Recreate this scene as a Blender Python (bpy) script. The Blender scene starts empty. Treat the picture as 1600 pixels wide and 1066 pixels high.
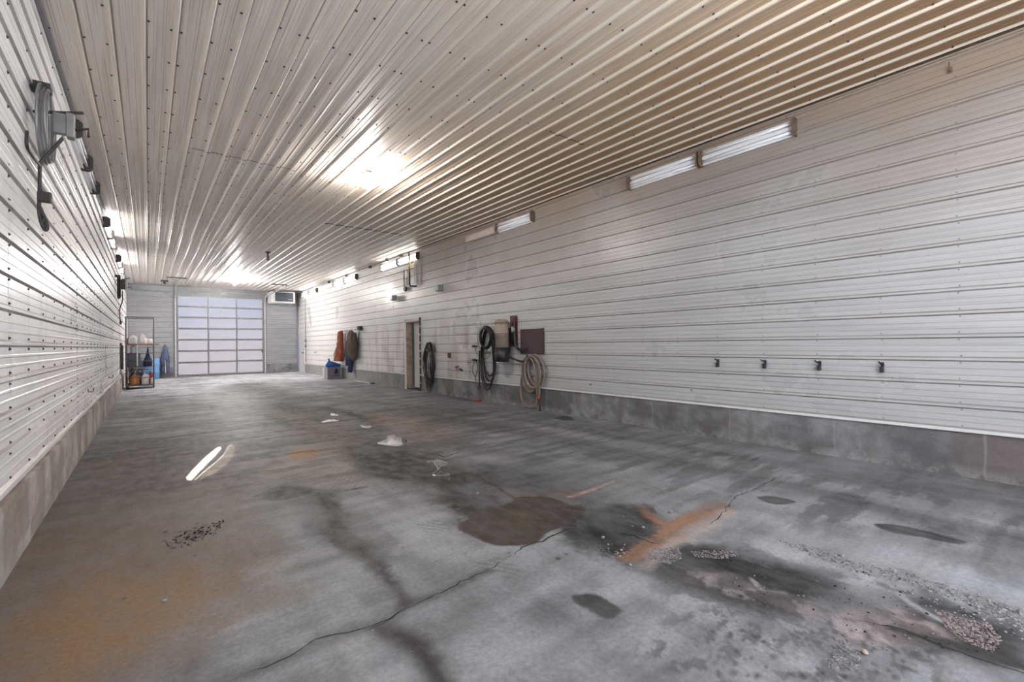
import bpy, bmesh, math, random
import numpy as np
from mathutils import Vector, Matrix
random.seed(7)
PI = math.pi
SC = bpy.context.scene
COL = SC.collection

# ------------------------------------------------------------------ camera, world, sun, exposure
YAW, PITCH, ROLL, FPX, CAMZ = 0.674169556, 0.00519817, -0.012451775, 711.570925, 1.36
cy_, sy_, cp_, sp_, cr_, sr_ = math.cos(YAW), math.sin(YAW), math.cos(PITCH), math.sin(PITCH), math.cos(ROLL), math.sin(ROLL)
FWD = Vector((sy_*cp_, cy_*cp_, sp_)); RGT0 = Vector((cy_, -sy_, 0)); UP0 = RGT0.cross(FWD)
RGT = cr_*RGT0 + sr_*UP0; UPV = -sr_*RGT0 + cr_*UP0
cam_d = bpy.data.cameras.new('camera'); cam = bpy.data.objects.new('camera', cam_d); COL.objects.link(cam)
cam_d.sensor_width = 36.0; cam_d.lens = FPX/1600*36.0; cam_d.clip_start = 0.02; cam_d.clip_end = 200
cam.matrix_world = Matrix(((RGT.x, UPV.x, -FWD.x, 0), (RGT.y, UPV.y, -FWD.y, 0), (RGT.z, UPV.z, -FWD.z, CAMZ), (0, 0, 0, 1)))
SC.camera = cam
w = bpy.data.worlds.new('sky'); SC.world = w; w.use_nodes = True
w.node_tree.nodes['Background'].inputs[0].default_value = (0.62, 0.72, 0.9, 1)
w.node_tree.nodes['Background'].inputs[1].default_value = 1.0
SUN_EL, SUN_K = math.radians(20), 0.05            # low sun outside the front of the building
sd = bpy.data.lights.new('sun', 'SUN'); sd.energy = 45; sd.angle = math.radians(0.12); sd.color = (1, 0.95, 0.85)
sun = bpy.data.objects.new('sun', sd); COL.objects.link(sun); sun.location = (0, -6, 6)
sdir = Vector((SUN_K, 1, 0)).normalized()*math.cos(SUN_EL) + Vector((0, 0, -math.sin(SUN_EL)))
sun.rotation_euler = sdir.to_track_quat('-Z', 'Y').to_euler()
BULB_NEAR, BULB_FAR, TUBE_L, PANE_BACK, FILL_FRONT = 480.0, 1400.0, 5.2, 0.17, 3.1
SC.view_settings.view_transform = 'Standard'; SC.view_settings.look = 'None'
SC.view_settings.gamma = 1.0; SC.view_settings.use_curve_mapping = False
SC.view_settings.exposure = 1.60

# ------------------------------------------------------------------ room numbers (metres)
LW, LM, RW, BK, FR, CE, CURB = -0.6635, -0.715, 6.2156, 25.842, -1.6, 4.1895, 0.455
def ray(x, y): return (RGT*((x-800)/FPX) - UPV*((y-533)/FPX) + FWD)
def at(x, y, ax, val):
    d = ray(x, y); C = Vector((0, 0, CAMZ)); return C + d*((val-C[ax])/d[ax])
def R_(x, y, off=0.0): return at(x, y, 0, RW-off)
def F_(x, y, z=0.0): return at(x, y, 2, z)

# ------------------------------------------------------------------ object helpers
def tag(o, label=None, cat=None, group=None, kind=None):
    if label: o['label'] = label
    if cat: o['category'] = cat
    if group: o['group'] = group
    if kind: o['kind'] = kind
    return o
def thing(name, label, cat, loc=(0, 0, 0), group=None):
    o = bpy.data.objects.new(name, None); COL.objects.link(o); o.location = loc; o.empty_display_size = 0.1
    return tag(o, label, cat, group)
class MB:
    def __init__(s): s.v = []; s.f = []; s.sm = []
    def add(s, vs, fs, smooth=False):
        n = len(s.v); s.v += [tuple(v) for v in vs]; s.f += [tuple(i+n for i in f) for f in fs]; s.sm += [smooth]*len(fs); return s
    def box(s, a, b, rot=None, piv=None):
        (x0, y0, z0), (x1, y1, z1) = a, b
        vs = [Vector(p) for p in ((x0,y0,z0),(x1,y0,z0),(x1,y1,z0),(x0,y1,z0),(x0,y0,z1),(x1,y0,z1),(x1,y1,z1),(x0,y1,z1))]
        if rot is not None:
            pv = Vector(piv) if piv is not None else sum(vs, Vector())/8
            vs = [pv + rot @ (v-pv) for v in vs]
        return s.add(vs, [(0,3,2,1),(4,5,6,7),(0,1,5,4),(1,2,6,5),(2,3,7,6),(3,0,4,7)])
    def tube(s, pts, r, n=8, closed=False, cap=True):
        P = [Vector(p) for p in pts]; N = len(P); rr = r if isinstance(r, (list, tuple)) else [r]*N
        vs = []; up = None
        for i in range(N):
            a = P[i-1] if (i > 0 or closed) else P[i]; b = P[(i+1) % N] if (i < N-1 or closed) else P[i]
            t = (b-a)
            t = t.normalized() if t.length > 1e-9 else Vector((0, 0, 1))
            if up is None:
                up = Vector((0, 0, 1)) if abs(t.z) < 0.9 else Vector((1, 0, 0))
            u = (up - t*up.dot(t))
            u = u.normalized() if u.length > 1e-6 else t.orthogonal().normalized()
            up = u; w_ = t.cross(u)
            vs += [P[i] + (u*math.cos(2*PI*k/n) + w_*math.sin(2*PI*k/n))*rr[i] for k in range(n)]
        fs = []
        for i in range(N if closed else N-1):
            j = (i+1) % N
            fs += [(i*n+k, i*n+(k+1) % n, j*n+(k+1) % n, j*n+k) for k in range(n)]
        s.add(vs, fs, True)
        if cap and not closed:
            m = len(s.v)-len(vs)
            s.f += [tuple(m+k for k in range(n))[::-1], tuple(m+(N-1)*n+k for k in range(n))]; s.sm += [False, False]
        return s
    def lathe(s, prof, c=(0, 0, 0), n=24, axis='z', sx=1.0):
        vs = []
        for r, z in prof:
            for k in range(n):
                a = 2*PI*k/n; p = (r*math.cos(a)*sx, r*math.sin(a), z)
                if axis == 'x': p = (z, r*math.cos(a), r*math.sin(a))
                if axis == 'y': p = (r*math.cos(a), z, r*math.sin(a))
                vs.append((p[0]+c[0], p[1]+c[1], p[2]+c[2]))
        fs = [(i*n+k, i*n+(k+1) % n, (i+1)*n+(k+1) % n, (i+1)*n+k) for i in range(len(prof)-1) for k in range(n)]
        s.add(vs, fs, True)
        m = len(s.v)-len(vs)
        s.f += [tuple(m+k for k in range(n))[::-1], tuple(m+(len(prof)-1)*n+k for k in range(n))]; s.sm += [False]*2
        return s
    def rings(s, rs):          # rs: list of equal-length rings of points
        n = len(rs[0]); vs = [p for r in rs for p in r]
        fs = [(i*n+k, i*n+(k+1) % n, (i+1)*n+(k+1) % n, (i+1)*n+k) for i in range(len(rs)-1) for k in range(n)]
        s.add(vs, fs, True); m = len(s.v)-len(vs)
        s.f += [tuple(m+k for k in range(n))[::-1], tuple(m+(len(rs)-1)*n+k for k in range(n))]; s.sm += [True]*2
        return s
    def prism(s, poly, ax, a, b):   # polygon of 2D points in the two other axes, extruded a..b along ax
        def P(p, t):
            q = [0, 0, 0]; o = [i for i in range(3) if i != ax]; q[o[0]] = p[0]; q[o[1]] = p[1]; q[ax] = t; return tuple(q)
        n = len(poly); vs = [P(p, a) for p in poly]+[P(p, b) for p in poly]
        return s.add(vs, [tuple(range(n))[::-1], tuple(range(n, 2*n))]+[(k, (k+1) % n, n+(k+1) % n, n+k) for k in range(n)])
    def mesh(s, name, m, fix=True):
        me = bpy.data.meshes.new(name); me.from_pydata(s.v, [], s.f)
        me.polygons.foreach_set('use_smooth', s.sm); me.materials.append(m)
        if fix:
            bm = bmesh.new(); bm.from_mesh(me); bmesh.ops.recalc_face_normals(bm, faces=bm.faces); bm.to_mesh(me); bm.free()
        me.update(); return me
    def build(s, name, m, parent=None, bevel=0.0, fix=True):
        o = bpy.data.objects.new(name, s.mesh(name, m, fix)); COL.objects.link(o)
        if parent is not None:
            o.parent = parent; o.matrix_parent_inverse = Matrix.Identity(4)
            root = parent; off = Vector()
            while root is not None: off += root.location; root = root.parent
            o.location = -off
        if bevel:
            b = o.modifiers.new('bevel', 'BEVEL'); b.width = bevel; b.segments = 2; b.limit_method = 'ANGLE'
        return o
def place(o, parent=None):
    COL.objects.link(o)
    if parent is not None: o.parent = parent
    return o
def clone(root, delta, label=None):        # copy of a thing, its parts and their sub-parts, moved by delta
    r = root.copy(); COL.objects.link(r); r.location = root.location + Vector(delta)
    if label: r['label'] = label
    for ch in root.children:
        c = ch.copy(); COL.objects.link(c); c.parent = r
        for g in ch.children:
            d = g.copy(); COL.objects.link(d); d.parent = c
    return r
def smooth(pts, k=6, closed=False):
    P = [Vector(p) for p in pts]; n = len(P); out = []
    for i in range(n if closed else n-1):
        g = (lambda j: P[j % n]) if closed else (lambda j: P[min(max(j, 0), n-1)])
        a, b, c, d = g(i-1), g(i), g(i+1), g(i+2)
        for q in range(k):
            t = q/k; out.append(0.5*((2*b)+(c-a)*t+(2*a-5*b+4*c-d)*t*t+(3*b-a-3*c+d)*t**3))
    if not closed: out.append(P[-1])
    return out

# ------------------------------------------------------------------ node helpers
class NT:
    def __init__(s, name):
        s.m = bpy.data.materials.new(name); s.m.use_nodes = True; s.t = s.m.node_tree; s.n = s.t.nodes
        s.b = s.n['Principled BSDF']
    def new(s, typ, **kw):
        n = s.n.new(typ)
        for k, v in kw.items(): setattr(n, k, v)
        return n
    def put(s, sock, v):
        if v is None: return
        if isinstance(v, bpy.types.NodeSocket): s.t.links.new(v, sock)
        elif isinstance(v, (tuple, list)) and len(v) == 3 and sock.type == 'RGBA': sock.default_value = (*v, 1)
        else: sock.default_value = v
    def math(s, op, a, b=None, c=None, clamp=False):
        n = s.new('ShaderNodeMath', operation=op, use_clamp=clamp); s.put(n.inputs[0], a)
        if b is not None: s.put(n.inputs[1], b)
        if c is not None: s.put(n.inputs[2], c)
        return n.outputs[0]
    def mix(s, f, a, b, mode='MIX'):
        n = s.new('ShaderNodeMix', data_type='RGBA', blend_type=mode); s.put(n.inputs[0], f); s.put(n.inputs[6], a); s.put(n.inputs[7], b); return n.outputs[2]
    def ramp(s, v, a, b, lo=0.0, hi=1.0):
        n = s.new('ShaderNodeMapRange', interpolation_type='SMOOTHSTEP'); s.put(n.inputs[0], v)
        for i, q in enumerate((a, b, lo, hi)): n.inputs[i+1].default_value = q
        return n.outputs[0]
    def noise(s, vec, scale, detail=4, rough=0.55, stretch=None, dist=0.0):
        if stretch:
            m = s.new('ShaderNodeVectorMath', operation='MULTIPLY'); s.put(m.inputs[0], vec); m.inputs[1].default_value = stretch; vec = m.outputs[0]
        n = s.new('ShaderNodeTexNoise'); s.put(n.inputs['Vector'], vec); n.inputs['Scale'].default_value = scale
        n.inputs['Detail'].default_value = detail; n.inputs['Roughness'].default_value = rough; n.inputs['Distortion'].default_value = dist
        return n.outputs[0]
    def pos(s):
        g = s.new('ShaderNodeNewGeometry'); x = s.new('ShaderNodeSeparateXYZ'); s.t.links.new(g.outputs['Position'], x.inputs[0]); return g.outputs['Position'], x.outputs[0], x.outputs[1], x.outputs[2]
    def obj(s): return s.new('ShaderNodeTexCoord').outputs['Object']
    def bump(s, h, st=0.3, d=0.002):
        n = s.new('ShaderNodeBump'); s.put(n.inputs['Height'], h); n.inputs['Strength'].default_value = st; n.inputs['Distance'].default_value = d; s.t.links.new(n.outputs[0], s.b.inputs['Normal'])
    def done(s, col=None, rough=0.5, metal=0.0, spec=0.5, coat=0.0):
        s.put(s.b.inputs['Base Color'], col); s.put(s.b.inputs['Roughness'], rough); s.put(s.b.inputs['Metallic'], metal)
        s.b.inputs['Specular IOR Level'].default_value = spec; s.b.inputs['Coat Weight'].default_value = coat
        return s.m
def simple(name, col, rough=0.5, metal=0.0, var=0.25, scale=12, col2=None, bump=0.0):
    t = NT(name); o = t.obj(); f = t.noise(o, scale, 4)
    c2 = col2 or tuple(c*(1-var) for c in col)
    c = t.mix(t.ramp(f, 0.35, 0.7), col, c2)
    if bump: t.bump(t.noise(o, scale*6, 3), bump, 0.003)
    return t.done(c, rough, metal)

def panel_mat(kind):
    t = NT('painted_steel_'+kind); P, x, y, z = t.pos()
    if kind == 'ceiling':
        st1 = t.noise(P, 1.0, 5, 0.6, (9, 0.5, 1)); st2 = t.noise(P, 1.0, 3, 0.5, (45, 0.6, 1)); bl = t.noise(P, 0.8, 4, 0.55)
        base = t.mix(t.ramp(st1, 0.3, 0.75), (0.90, 0.82, 0.75), (0.76, 0.675, 0.60))
        base = t.mix(t.math('MULTIPLY', t.ramp(st2, 0.45, 0.75), 0.4), base, (0.52, 0.44, 0.39))
        bx = t.math('ADD', x, t.math('MULTIPLY', t.math('SUBTRACT', bl, 0.5), 1.8))
        f = t.math('MULTIPLY', t.ramp(bx, 1.2, 5.2), t.ramp(y, 16.0, 4.5))
        br = t.mix(t.ramp(bx, 3.0, 6.0), (0.60, 0.385, 0.19), (0.32, 0.18, 0.08))
        br = t.mix(t.math('MULTIPLY', t.ramp(st2, 0.4, 0.7), 0.5), br, (0.28, 0.165, 0.09))
        c = t.mix(t.math('MULTIPLY', f, 0.95), base, br)
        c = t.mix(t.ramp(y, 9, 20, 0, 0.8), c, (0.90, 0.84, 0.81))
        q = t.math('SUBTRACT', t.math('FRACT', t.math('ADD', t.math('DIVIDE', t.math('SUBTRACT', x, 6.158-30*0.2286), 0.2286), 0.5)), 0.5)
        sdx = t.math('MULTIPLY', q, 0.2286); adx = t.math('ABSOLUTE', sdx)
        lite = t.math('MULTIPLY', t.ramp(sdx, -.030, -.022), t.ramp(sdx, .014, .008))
        rib_shade = t.math('MULTIPLY', t.ramp(sdx, .010, .015), t.ramp(sdx, .032, .025))
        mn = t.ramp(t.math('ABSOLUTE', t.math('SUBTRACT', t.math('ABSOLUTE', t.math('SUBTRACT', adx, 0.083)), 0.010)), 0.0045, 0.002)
        c = t.mix(t.math('MULTIPLY', lite, 0.72), c, (0.86, 0.78, 0.67))  # ribs less dirty than the pans, plus their lit left face in the colour
        c = t.mix(t.math('MULTIPLY', rib_shade, 0.85), c, (0.13, 0.09, 0.06))  # shaded right flank of each rib put into the colour
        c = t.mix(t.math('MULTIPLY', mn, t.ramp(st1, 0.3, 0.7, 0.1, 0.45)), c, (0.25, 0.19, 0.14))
        t.bump(bl, 0.05, 0.01)
        return t.done(c, 0.42, 0.0, 0.4)
    gr = t.noise(P, 1.0, 5, 0.6, (1, 0.45, 5)); bl = t.noise(P, 0.7, 5, 0.6, (1, 1, 1)); dr = t.noise(P, 1.0, 4, 0.6, (1, 3.5, 0.7)); fine = t.noise(P, 30, 3)
    zoff = 0.465 if kind == 'right' else (0.485 if kind == 'left' else 0.47)
    q = t.math('SUBTRACT', t.math('FRACT', t.math('ADD', t.math('DIVIDE', t.math('SUBTRACT', z, zoff), 0.2286), 0.5)), 0.5)
    dd_ = t.math('MULTIPLY', t.math('ABSOLUTE', q), 0.2286)
    major = t.math('MULTIPLY', t.ramp(dd_, 0.009, 0.013), t.ramp(dd_, 0.028, 0.022))
    minor = t.math('MULTIPLY', t.ramp(t.math('ABSOLUTE', t.math('SUBTRACT', t.math('ABSOLUTE', t.math('SUBTRACT', dd_, 0.083)), 0.010)), 0.0045, 0.002), 1.0)
    gl = t.noise(P, 1.0, 3, 0.6, (1, 0.8, 9))
    if kind == 'right':
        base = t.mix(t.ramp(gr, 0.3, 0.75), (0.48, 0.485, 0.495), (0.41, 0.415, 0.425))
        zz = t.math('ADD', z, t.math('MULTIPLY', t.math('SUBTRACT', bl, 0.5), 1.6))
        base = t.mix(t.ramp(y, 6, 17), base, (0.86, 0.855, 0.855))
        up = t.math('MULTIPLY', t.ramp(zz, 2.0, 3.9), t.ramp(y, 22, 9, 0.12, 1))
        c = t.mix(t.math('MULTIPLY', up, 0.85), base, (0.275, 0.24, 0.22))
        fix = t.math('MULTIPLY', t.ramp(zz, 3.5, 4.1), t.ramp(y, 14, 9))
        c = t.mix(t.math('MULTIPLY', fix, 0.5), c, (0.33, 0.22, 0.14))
        # dirty streaks round the hose station and coat rack
        a1 = t.math('MULTIPLY', t.ramp(y, 7.5, 9.5), t.ramp(y, 17.5, 14.5)); a2 = t.ramp(z, 2.3, 1.4)
        s_ = t.math('MULTIPLY', t.math('MULTIPLY', a1, a2), t.ramp(dr, 0.42, 0.68))
        c = t.mix(t.math('MULTIPLY', s_, 0.6), c, (0.30, 0.245, 0.20))
    elif kind == 'left':
        base = t.mix(t.ramp(gr, 0.3, 0.75), (0.93, 0.92, 0.915), (0.82, 0.81, 0.805))
        d = t.math('MULTIPLY', t.ramp(dr, 0.5, 0.72), t.ramp(z, 3.0, 1.8))
        c = t.mix(t.math('MULTIPLY', d, 0.35), base, (0.40, 0.36, 0.34))
        low = t.math('MULTIPLY', t.ramp(z, 1.2, 0.5), t.ramp(gr, 0.4, 0.7)); c = t.mix(t.math('MULTIPLY', low, 0.35), c, (0.42, 0.34, 0.29))
    else:
        c = t.mix(t.ramp(gr, 0.3, 0.75), (0.33, 0.335, 0.355), (0.27, 0.275, 0.295))
    gcol = {'right': (0.20, 0.17, 0.145), 'left': (0.22, 0.19, 0.18), 'back': (0.25, 0.25, 0.26)}[kind]
    ks = {'right': 0.75, 'left': 0.9, 'back': 0.4}[kind]
    c = t.mix(t.math('MULTIPLY', major, t.ramp(gl, 0.25, 0.6, ks*0.5, ks)), c, gcol)
    c = t.mix(t.math('MULTIPLY', minor, t.ramp(gl, 0.35, 0.7, ks*0.15, ks*0.5)), c, gcol)
    c = t.mix(t.math('MULTIPLY', t.ramp(fine, 0.55, 0.8), 0.15), c, (0.3, 0.27, 0.25))
    t.bump(bl, 0.06, 0.01)
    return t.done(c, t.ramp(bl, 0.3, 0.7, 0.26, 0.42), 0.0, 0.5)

M = {}
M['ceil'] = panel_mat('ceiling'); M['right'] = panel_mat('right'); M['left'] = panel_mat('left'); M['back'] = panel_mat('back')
M['black'] = simple('black_rubber', (0.018, 0.018, 0.02), 0.45, col2=(0.03, 0.03, 0.032))
M['blackhose'] = simple('black_hose', (0.014, 0.014, 0.015), 0.35)
M['beigehose'] = simple('beige_hose', (0.25, 0.205, 0.17), 0.55, scale=30, col2=(0.15, 0.12, 0.10))
M['steel'] = simple('grey_steel', (0.30, 0.30, 0.31), 0.4, 0.6)
M['galv'] = simple('galvanised_steel', (0.62, 0.62, 0.63), 0.38, 0.35)
M['darksteel'] = simple('dark_steel', (0.06, 0.055, 0.055), 0.5, 0.4)
M['rustscrew'] = simple('screw_head', (0.07, 0.055, 0.05), 0.5, 0.3)
M['greyscrew'] = simple('grey_screw_head', (0.26, 0.25, 0.25), 0.45, 0.3)
M['whitep'] = simple('white_paint', (0.72, 0.72, 0.72), 0.4, var=0.08)
M['white_plastic'] = simple('white_plastic', (0.75, 0.74, 0.72), 0.35, var=0.08)
M['tube_glass'] = simple('fluorescent_tube_glass', (0.86, 0.87, 0.9), 0.2, var=0.03)
M['reflector'] = simple('fixture_reflector', (0.80, 0.80, 0.83), 0.28, 0.0, var=0.06)
M['endplate'] = simple('dirty_end_plate', (0.20, 0.135, 0.09), 0.5, var=0.5)
M['endplate_dark'] = simple('dark_end_plate', (0.05, 0.04, 0.04), 0.5, var=0.4)
M['lens'] = simple('yellowed_lens', (0.55, 0.45, 0.40), 0.35, var=0.15)
M['tan'] = simple('tan_metal', (0.36, 0.30, 0.25), 0.45, var=0.25, scale=5)
M['wood'] = simple('tan_wood', (0.40, 0.30, 0.22), 0.6, var=0.4, scale=8)
M['darkbrown'] = simple('dark_brown_edge', (0.07, 0.045, 0.03), 0.6)
M['purple'] = simple('dark_purple_panel', (0.075, 0.042, 0.055), 0.4, var=0.5, scale=18)
M['redmetal'] = simple('dull_red_metal', (0.13, 0.035, 0.035), 0.5, var=0.5)
M['red'] = simple('red_plastic', (0.40, 0.03, 0.03), 0.45)
M['redcloth'] = simple('red_orange_cloth', (0.24, 0.03, 0.025), 0.85, col2=(0.30, 0.11, 0.04), scale=5, bump=0.2)
M['navy'] = simple('navy_cloth', (0.035, 0.05, 0.115), 0.85, var=0.4, scale=6, bump=0.2)
M['bluework'] = simple('blue_work_cloth', (0.10, 0.125, 0.22), 0.85, var=0.4, scale=6, bump=0.2)
M['browncloth'] = simple('brown_cloth', (0.15, 0.105, 0.075), 0.85, var=0.45, scale=7, bump=0.2)
M['bluebag'] = simple('blue_plastic_bag', (0.02, 0.13, 0.50), 0.3, var=0.4)
M['bluedrum'] = simple('blue_drum_plastic', (0.14, 0.32, 0.60), 0.35, var=0.15)
M['carton'] = simple('printed_carton', (0.20, 0.19, 0.24), 0.6, var=0.15)
M['orange'] = simple('orange_jug', (0.55, 0.24, 0.06), 0.35, var=0.2)
M['rustshelf'] = simple('rusty_shelf', (0.32, 0.16, 0.10), 0.6, var=0.4)
M['slate'] = simple('slate_plastic', (0.09, 0.09, 0.12), 0.5)
M['glassdark'] = simple('dark_grille', (0.055, 0.07, 0.085), 0.35)
M['yellow'] = simple('yellow_paint', (0.45, 0.30, 0.05), 0.5)
M['stone'] = simple('pale_stone', (0.30, 0.295, 0.295), 0.8, var=0.4, scale=40)
M['gravel'] = simple('mixed_gravel', (0.25, 0.235, 0.24), 0.85, scale=30, col2=(0.09, 0.085, 0.085))
M['gravelred'] = simple('pinkish_gravel', (0.25, 0.20, 0.20), 0.85, scale=25, col2=(0.12, 0.09, 0.09))
M['crack'] = simple('crack_dark', (0.018, 0.016, 0.016), 0.9)
def bulb_mat(name, L):
    t = NT(name); e = t.b.inputs; t.put(e['Base Color'], (0.9, 0.9, 0.88)); t.put(e['Emission Color'], (1.0, 0.965, 0.93)); e['Emission Strength'].default_value = L; return t.m
M['bulb_on'] = bulb_mat('lit_bulb', BULB_NEAR); M['bulb_far'] = bulb_mat('lit_bulb_far', BULB_FAR); M['tube_fill'] = bulb_mat('tube_added_glow', TUBE_L); M['bulb_off'] = simple('unlit_bulb', (0.12, 0.11, 0.10), 0.3)
def pane_mat(name, L, plain=False):      # backlit translucent polycarbonate; plain gives the added front glow
    t = NT(name); P, x, y, z = t.pos(); n = t.noise(P, 0.9, 3); n2 = t.noise(P, 1.0, 2, 0.5, (40, 1, 1.5))
    c = t.mix(t.ramp(z, 3.4, 0.6), (0.60, 0.66, 0.92), (0.88, 0.78, 0.86))
    c = t.mix(t.math('MULTIPLY', t.ramp(n, 0.35, 0.7), 0.45), c, (0.72, 0.74, 0.82))
    c = t.mix(t.math('MULTIPLY', t.ramp(n2, 0.4, 0.7), 0.2), c, (0.80, 0.82, 0.90))
    if plain: c = (0.74, 0.80, 0.88)
    t.put(t.b.inputs['Emission Color'], c); t.b.inputs['Emission Strength'].default_value = L
    return t.done((0.12, 0.12, 0.13), 0.75)
M['pane_back'] = pane_mat('backlit_pane', PANE_BACK); M['fill_front'] = pane_mat('front_fill_glow', FILL_FRONT, True)
def concrete_mat(name, c1, c2, tint):
    t = NT(name); P, x, y, z = t.pos(); n = t.noise(P, 1.6, 6, 0.6); st = t.noise(P, 1.0, 5, 0.6, (2, 2.4, 0.6)); fi = t.noise(P, 60, 4, 0.6)
    n3 = t.noise(P, 6.0, 6, 0.65)
    c = t.mix(t.ramp(n, 0.35, 0.65), tuple(q*1.25 for q in c1), tuple(q*0.8 for q in c2))
    c = t.mix(t.math('MULTIPLY', t.ramp(n3, 0.4, 0.7), 0.5), c, tuple(q*0.6 for q in c2))
    c = t.mix(t.math('MULTIPLY', t.ramp(st, 0.46, 0.62), 0.75), c, tint)
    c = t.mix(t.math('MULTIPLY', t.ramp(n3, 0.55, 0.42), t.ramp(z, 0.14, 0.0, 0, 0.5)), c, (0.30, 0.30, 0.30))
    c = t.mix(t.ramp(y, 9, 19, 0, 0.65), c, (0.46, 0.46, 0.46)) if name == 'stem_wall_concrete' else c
    jt = t.math('MULTIPLY', t.ramp(t.math('ABSOLUTE', t.math('SUBTRACT', t.math('FRACT', t.math('DIVIDE', t.math('ADD', y, t.math('MULTIPLY', n3, 0.05)), 1.22)), 0.5)), 0.012, 0.004), 0.45)
    c = t.mix(jt, c, (0.28, 0.275, 0.275))
    c = t.mix(t.math('MULTIPLY', t.ramp(fi, 0.5, 0.75), 0.35), c, tuple(q*0.6 for q in c1))
    t.bump(fi, 0.5, 0.006); return t.done(c, 0.8)
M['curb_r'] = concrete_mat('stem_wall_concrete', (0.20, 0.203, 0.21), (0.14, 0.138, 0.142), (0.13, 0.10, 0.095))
M['curb_l'] = concrete_mat('stem_wall_concrete_left', (0.50, 0.46, 0.43), (0.38, 0.345, 0.32), (0.27, 0.215, 0.18))
M['curb_b'] = concrete_mat('stem_wall_concrete_back', (0.26, 0.26, 0.27), (0.18, 0.18, 0.185), (0.15, 0.14, 0.15))

# ------------------------------------------------------------------ floor: painted masks live on the slab's own vertices
def h2(ix, iy, seed):
    v = (ix.astype(np.int64)*374761393 + iy.astype(np.int64)*668265263 + seed*1442695041) & 0xffffffff
    v = ((v ^ (v >> 13))*1274126177) & 0xffffffff
    return ((v ^ (v >> 16)) & 0xffff)/65535.0
def vn(x, y, seed):
    ix, iy = np.floor(x), np.floor(y); fx, fy = x-ix, y-iy; fx = fx*fx*(3-2*fx); fy = fy*fy*(3-2*fy)
    a, b, c, d = h2(ix, iy, seed), h2(ix+1, iy, seed), h2(ix, iy+1, seed), h2(ix+1, iy+1, seed)
    return (a*(1-fx)+b*fx)*(1-fy)+(c*(1-fx)+d*fx)*fy
def fbm(x, y, seed, oct=4, g=0.55):
    s = 0; a = 1; t = 0
    for i in range(oct):
        s = s + a*vn(x, y, seed+i*17); t += a; a *= g; x = x*2.03+3.1; y = y*2.03+7.7
    return s/t
def sst(v, a, b):
    t = np.clip((v-a)/(b-a), 0, 1); return t*t*(3-2*t)
zones = [(-1.6, 0.0, 0.10), (0.0, 4.3, 0.0125), (4.3, 10.0, 0.028), (10.0, 26.2, 0.07)]
VX, VY, QS = [], [], []; base_i = 0
X0, X1 = LW-0.12, RW+0.12
for (a, b, st) in zones:
    nx = int(math.ceil((X1-X0)/st)); ny = int(math.ceil((b-a)/st))
    gx, gy = np.meshgrid(np.linspace(X0, X1, nx+1), np.linspace(a, b, ny+1))
    idx = np.arange((nx+1)*(ny+1)).reshape(ny+1, nx+1)+base_i
    QS.append(np.stack([idx[:-1, :-1], idx[:-1, 1:], idx[1:, 1:], idx[1:, :-1]], -1).reshape(-1, 4))
    VX.append(gx.ravel()); VY.append(gy.ravel()); base_i += (nx+1)*(ny+1)
X = np.concatenate(VX); Y = np.concatenate(VY); Q = np.concatenate(QS)
nd1 = fbm(X*3, Y*3, 5, 6, .7)-0.5; nd2 = fbm(X*3+9, Y*3+4, 11, 6, .7)-0.5         # distortion for ragged edges
fnA = fbm(X*9, Y*9, 21, 4)-0.5
def pts2(px): return np.array([tuple(F_(x, y))[:2] for x, y in px])
def seg_d(xs, ys, A, B):
    d = B-A; L2 = max((d**2).sum(), 1e-9); t = np.clip(((xs-A[0])*d[0]+(ys-A[1])*d[1])/L2, 0, 1)
    return np.hypot(xs-A[0]-t*d[0], ys-A[1]-t*d[1])
def poly(px, soft=0.03, warp=0.06, world=False):
    P = np.array(px) if world else np.array([tuple(q)[:2] for q in smooth([Vector((a, b, 0)) for a, b in pts2(px)], 4, True)]); lo = P.min(0)-soft-warp*2; hi = P.max(0)+soft+warp*2
    sel = np.where((X > lo[0]) & (X < hi[0]) & (Y > lo[1]) & (Y < hi[1]))[0]
    xs = X[sel]+nd1[sel]*warp*4; ys = Y[sel]+nd2[sel]*warp*4
    ins = np.zeros(len(sel), bool); dist = np.full(len(sel), 1e9)
    for i in range(len(P)):
        A, B = P[i], P[(i+1) % len(P)]; dist = np.minimum(dist, seg_d(xs, ys, A, B))
        cond = ((A[1] > ys) != (B[1] > ys)); ins ^= cond & (xs < (B[0]-A[0])*(ys-A[1])/((B[1]-A[1]) if abs(B[1]-A[1]) > 1e-9 else 1e-9)+A[0])
    m = np.zeros(len(X)); m[sel] = sst(np.where(ins, dist, -dist), -soft, soft); return m
def line(px, w0, w1=None, warp=0.1, soft=1.0):
    P = pts2(px); W = w0 if w1 is None else w1; mx = max(w0, W)+warp*2
    lo = P.min(0)-mx; hi = P.max(0)+mx; sel = np.where((X > lo[0]) & (X < hi[0]) & (Y > lo[1]) & (Y < hi[1]))[0]
    xs = X[sel]+nd1[sel]*warp*2.2; ys = Y[sel]+nd2[sel]*warp*2.2; best = np.zeros(len(sel)); n = len(P)-1
    for i in range(n):
        wi = w0+(W-w0)*(i+0.5)/n; best = np.maximum(best, np.clip(1-seg_d(xs, ys, P[i], P[i+1])/wi, 0, 1))
    m = np.zeros(len(X)); m[sel] = best*best*(3-2*best) if soft == 1.0 else sst(best, 0, soft); return m
C = np.ones((len(X), 3))*np.array([0.182, 0.188, 0.203])
n1 = fbm(X*0.8, Y*0.5, 31, 5); n2 = fbm(X*2.5, Y*2.5, 41, 5); sx = fbm(X*1.2, Y*9, 51, 5); sy = fbm(X*7, Y*0.9, 61, 5)
C *= np.clip(0.96+0.9*(n1-0.5)+0.8*(n2-0.5)+0.7*(sx-0.5)+0.6*(sy-0.5), .3, 1.8)[:, None]
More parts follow.
